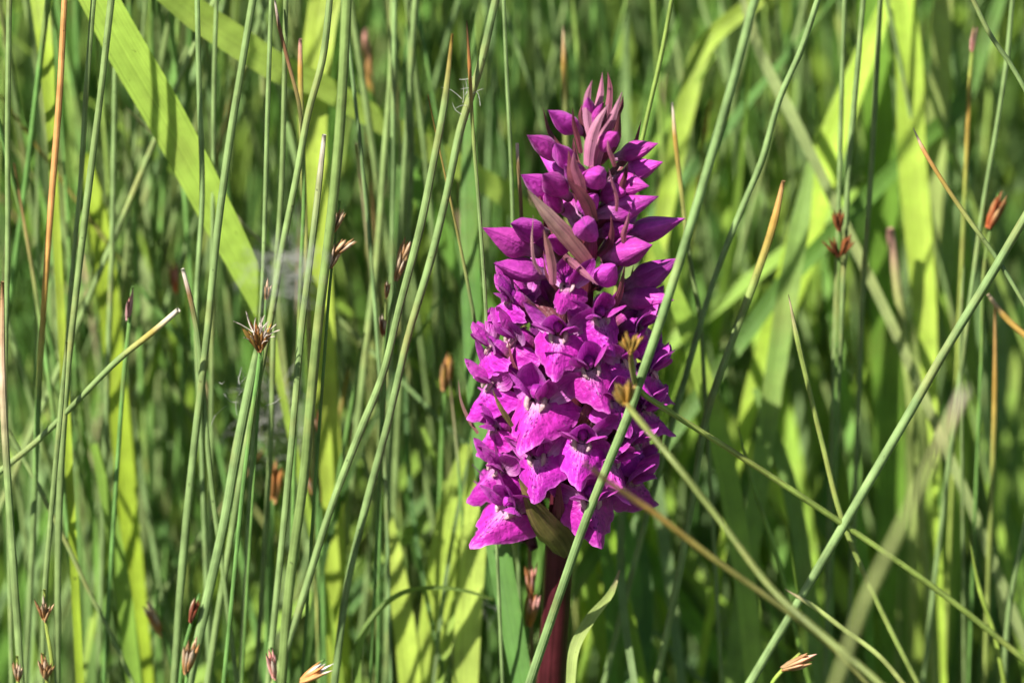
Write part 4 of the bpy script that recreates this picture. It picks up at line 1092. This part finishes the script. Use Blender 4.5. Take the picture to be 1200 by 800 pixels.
# ------------------------------------------------------------------ the marsh all around, one uncountable mass
def mass(name, label, cat, n, place, hgt, wid, tints, mat, segs=7, seed=1, round_=False, lean=.25, droop=.25, keep_back=True):
    g = np.random.default_rng(seed)
    x, y = place(g, n)
    n = len(x)
    h = hgt(g, n, x, y)
    wv = g.uniform(*wid, n)
    az = g.uniform(0, 2 * np.pi, n)
    ln = np.abs(g.normal(0, lean, n))
    dr = np.abs(g.normal(0, droop, n))
    fa = g.uniform(0, np.pi, n)
    t = np.linspace(0, 1, segs)
    sx = np.cos(az)[:, None] * (ln[:, None] * t + dr[:, None] * t ** 3) * h[:, None]
    sy = np.sin(az)[:, None] * (ln[:, None] * t + dr[:, None] * t ** 3) * h[:, None]
    if keep_back:                                        # nothing of the thicket hangs forward over the orchid
        flip = (y + sy[:, -1]) < .09
        sy[flip] *= -1
    z = h[:, None] * (t - .35 * dr[:, None] * t ** 3)
    cx, cy = x[:, None] + sx, y[:, None] + sy
    prof = (np.minimum(1, .55 + t * 1.6) * np.clip((1 - t) * 2.2, .04, 1) if not round_ else np.clip((1 - t) * 6, .15, 1))
    wd = wv[:, None] * prof[None, :] * .5
    if round_:
        ang = [0, 2 * np.pi / 3, 4 * np.pi / 3]
        rings = [np.stack([cx + np.cos(a) * wd, cy + np.sin(a) * wd, z + 0 * cx], -1) for a in ang]
    else:
        ux, uy = np.cos(fa)[:, None], np.sin(fa)[:, None]
        rings = [np.stack([cx - ux * wd, cy - uy * wd, z + 0 * cx], -1),
                 np.stack([cx - uy * wd * .3, cy + ux * wd * .3, z - 0 * cx], -1),
                 np.stack([cx + ux * wd, cy + uy * wd, z + 0 * cx], -1)]
    V = np.stack(rings, 2).reshape(-1, 3)                # n, segs, 3
    base = (np.arange(n) * segs * 3)[:, None, None]
    jj = [(0, 1), (1, 2)] + ([(2, 0)] if round_ else [])
    F = []
    si = np.arange(segs - 1)[None, :, None] * 3
    for a, b in jj:
        F.append(np.concatenate([base + si + a, base + si + b, base + si + 3 + b, base + si + 3 + a], -1).reshape(-1, 4))
    F = np.concatenate(F)
    tt = np.array(tints)[g.integers(0, len(tints), n)] * g.uniform(.8, 1.2, (n, 1))
    C = np.ones((n, segs, 3, 4), dtype=np.float32)
    C[..., :3] = tt[:, None, None, :]
    me = bpy.data.meshes.new(name)
    me.vertices.add(len(V)); me.vertices.foreach_set('co', V.astype(np.float32).ravel())
    me.loops.add(F.size); me.loops.foreach_set('vertex_index', F.astype(np.int32).ravel())
    me.polygons.add(len(F)); me.polygons.foreach_set('loop_start', np.arange(len(F), dtype=np.int32) * 4)
    me.update(calc_edges=True)
    a = me.color_attributes.new('col', 'FLOAT_COLOR', 'POINT'); a.data.foreach_set('color', C.ravel())
    uvv = np.zeros((n, segs, 3, 2), dtype=np.float32)
    uvv[..., 0] = np.array([0, .5, 1.0])[None, None, :]; uvv[..., 1] = (t[None, :, None] * h[:, None, None]) * 10
    u = me.uv_layers.new(name='UVMap'); u.data.foreach_set('uv', uvv.reshape(-1, 2)[F.ravel()].ravel())
    me.polygons.foreach_set('use_smooth', np.ones(len(F), dtype=bool))
    me.materials.append(mat)
    o = bpy.data.objects.new(name, me); COL.objects.link(o)
    tag(o, label, cat, kind='stuff')
    return o


def behind(y0, y1, xw, pw=1.0):
    def f(g, n):
        y = y0 + (y1 - y0) * g.random(n) ** pw
        x = g.uniform(-1, 1, n) * (xw + .25 * y)
        return x, y
    return f


def around(g, n):
    a = g.uniform(-2.2, 2.2, n); b = g.uniform(-2.4, .25, n)
    keep = ~((np.abs(a) < .02) & (b < .03) & (b > -.03))
    return a[keep], b[keep]


def low_h(g, n, x, y):
    # keeps below the line of sight towards the orchid, taller to the sides
    cap = np.where((np.abs(x) < .34) & (y < .05), .19, .36)
    return g.uniform(.3, 1, n) * cap


GR = [(.20, .33, .05), (.12, .25, .045), (.06, .14, .025), (.08, .18, .035), (.26, .40, .055), (.15, .25, .08)]
mass('background_grass', 'dense blurred mass of green grass filling the marsh behind the orchid', 'grass', 7000, behind(.14, .8, .34, .9),
     lambda g, n, x, y: g.uniform(.26, .56, n), (.002, .0075), GR, M_MASS, segs=8, seed=3, lean=.16)
mass('background_rushes', 'dense blurred mass of round rush stems behind the orchid', 'rushes', 3000, behind(.115, .7, .34, .9),
     lambda g, n, x, y: g.uniform(.32, .58, n), (.0010, .0018), [GREY, GREEN, (.19, .28, .06)], M_RUSH, segs=7, seed=4, round_=True, lean=.12, droop=.08)
mass('far_grass', 'far grass of the marsh, one soft green mass', 'grass', 12000, behind(.7, 5.0, 1.0, 1.3),
     lambda g, n, x, y: g.uniform(.25, .5, n), (.004, .011), GR, M_MASS, segs=5, seed=5, lean=.2)
mass('low_grass', 'short grass on the ground in front and beside the orchid', 'grass', 9000, around, low_h, (.002, .006), GR, M_MASS, segs=6, seed=6, lean=.12, droop=.15, keep_back=False)

# things that still share a wording are told apart by their order from left to right
from collections import defaultdict
same = defaultdict(list)
for o in COL.objects:
    if o.parent is None and o.get('group', '').startswith('background') and o.get('label'):
        same[o['label']].append(o)
for lab, os_ in same.items():
    if len(os_) > 1:
        def mid(o):
            zs = [(abs((o.location + v.co).z - .31), (o.location + v.co).x) for v in o.data.vertices]
            return min(zs)[1]
        os_.sort(key=mid)
        words = ['leftmost'] + ['second', 'third', 'fourth', 'fifth', 'sixth'][:len(os_) - 2] + ['rightmost']
        for o, wd in zip(os_, words):
            o['label'] = lab.replace(' behind', f', {wd} one behind')
            if len(o['label'].split()) > 16: o['label'] = o['label'].replace('strongly ', '')
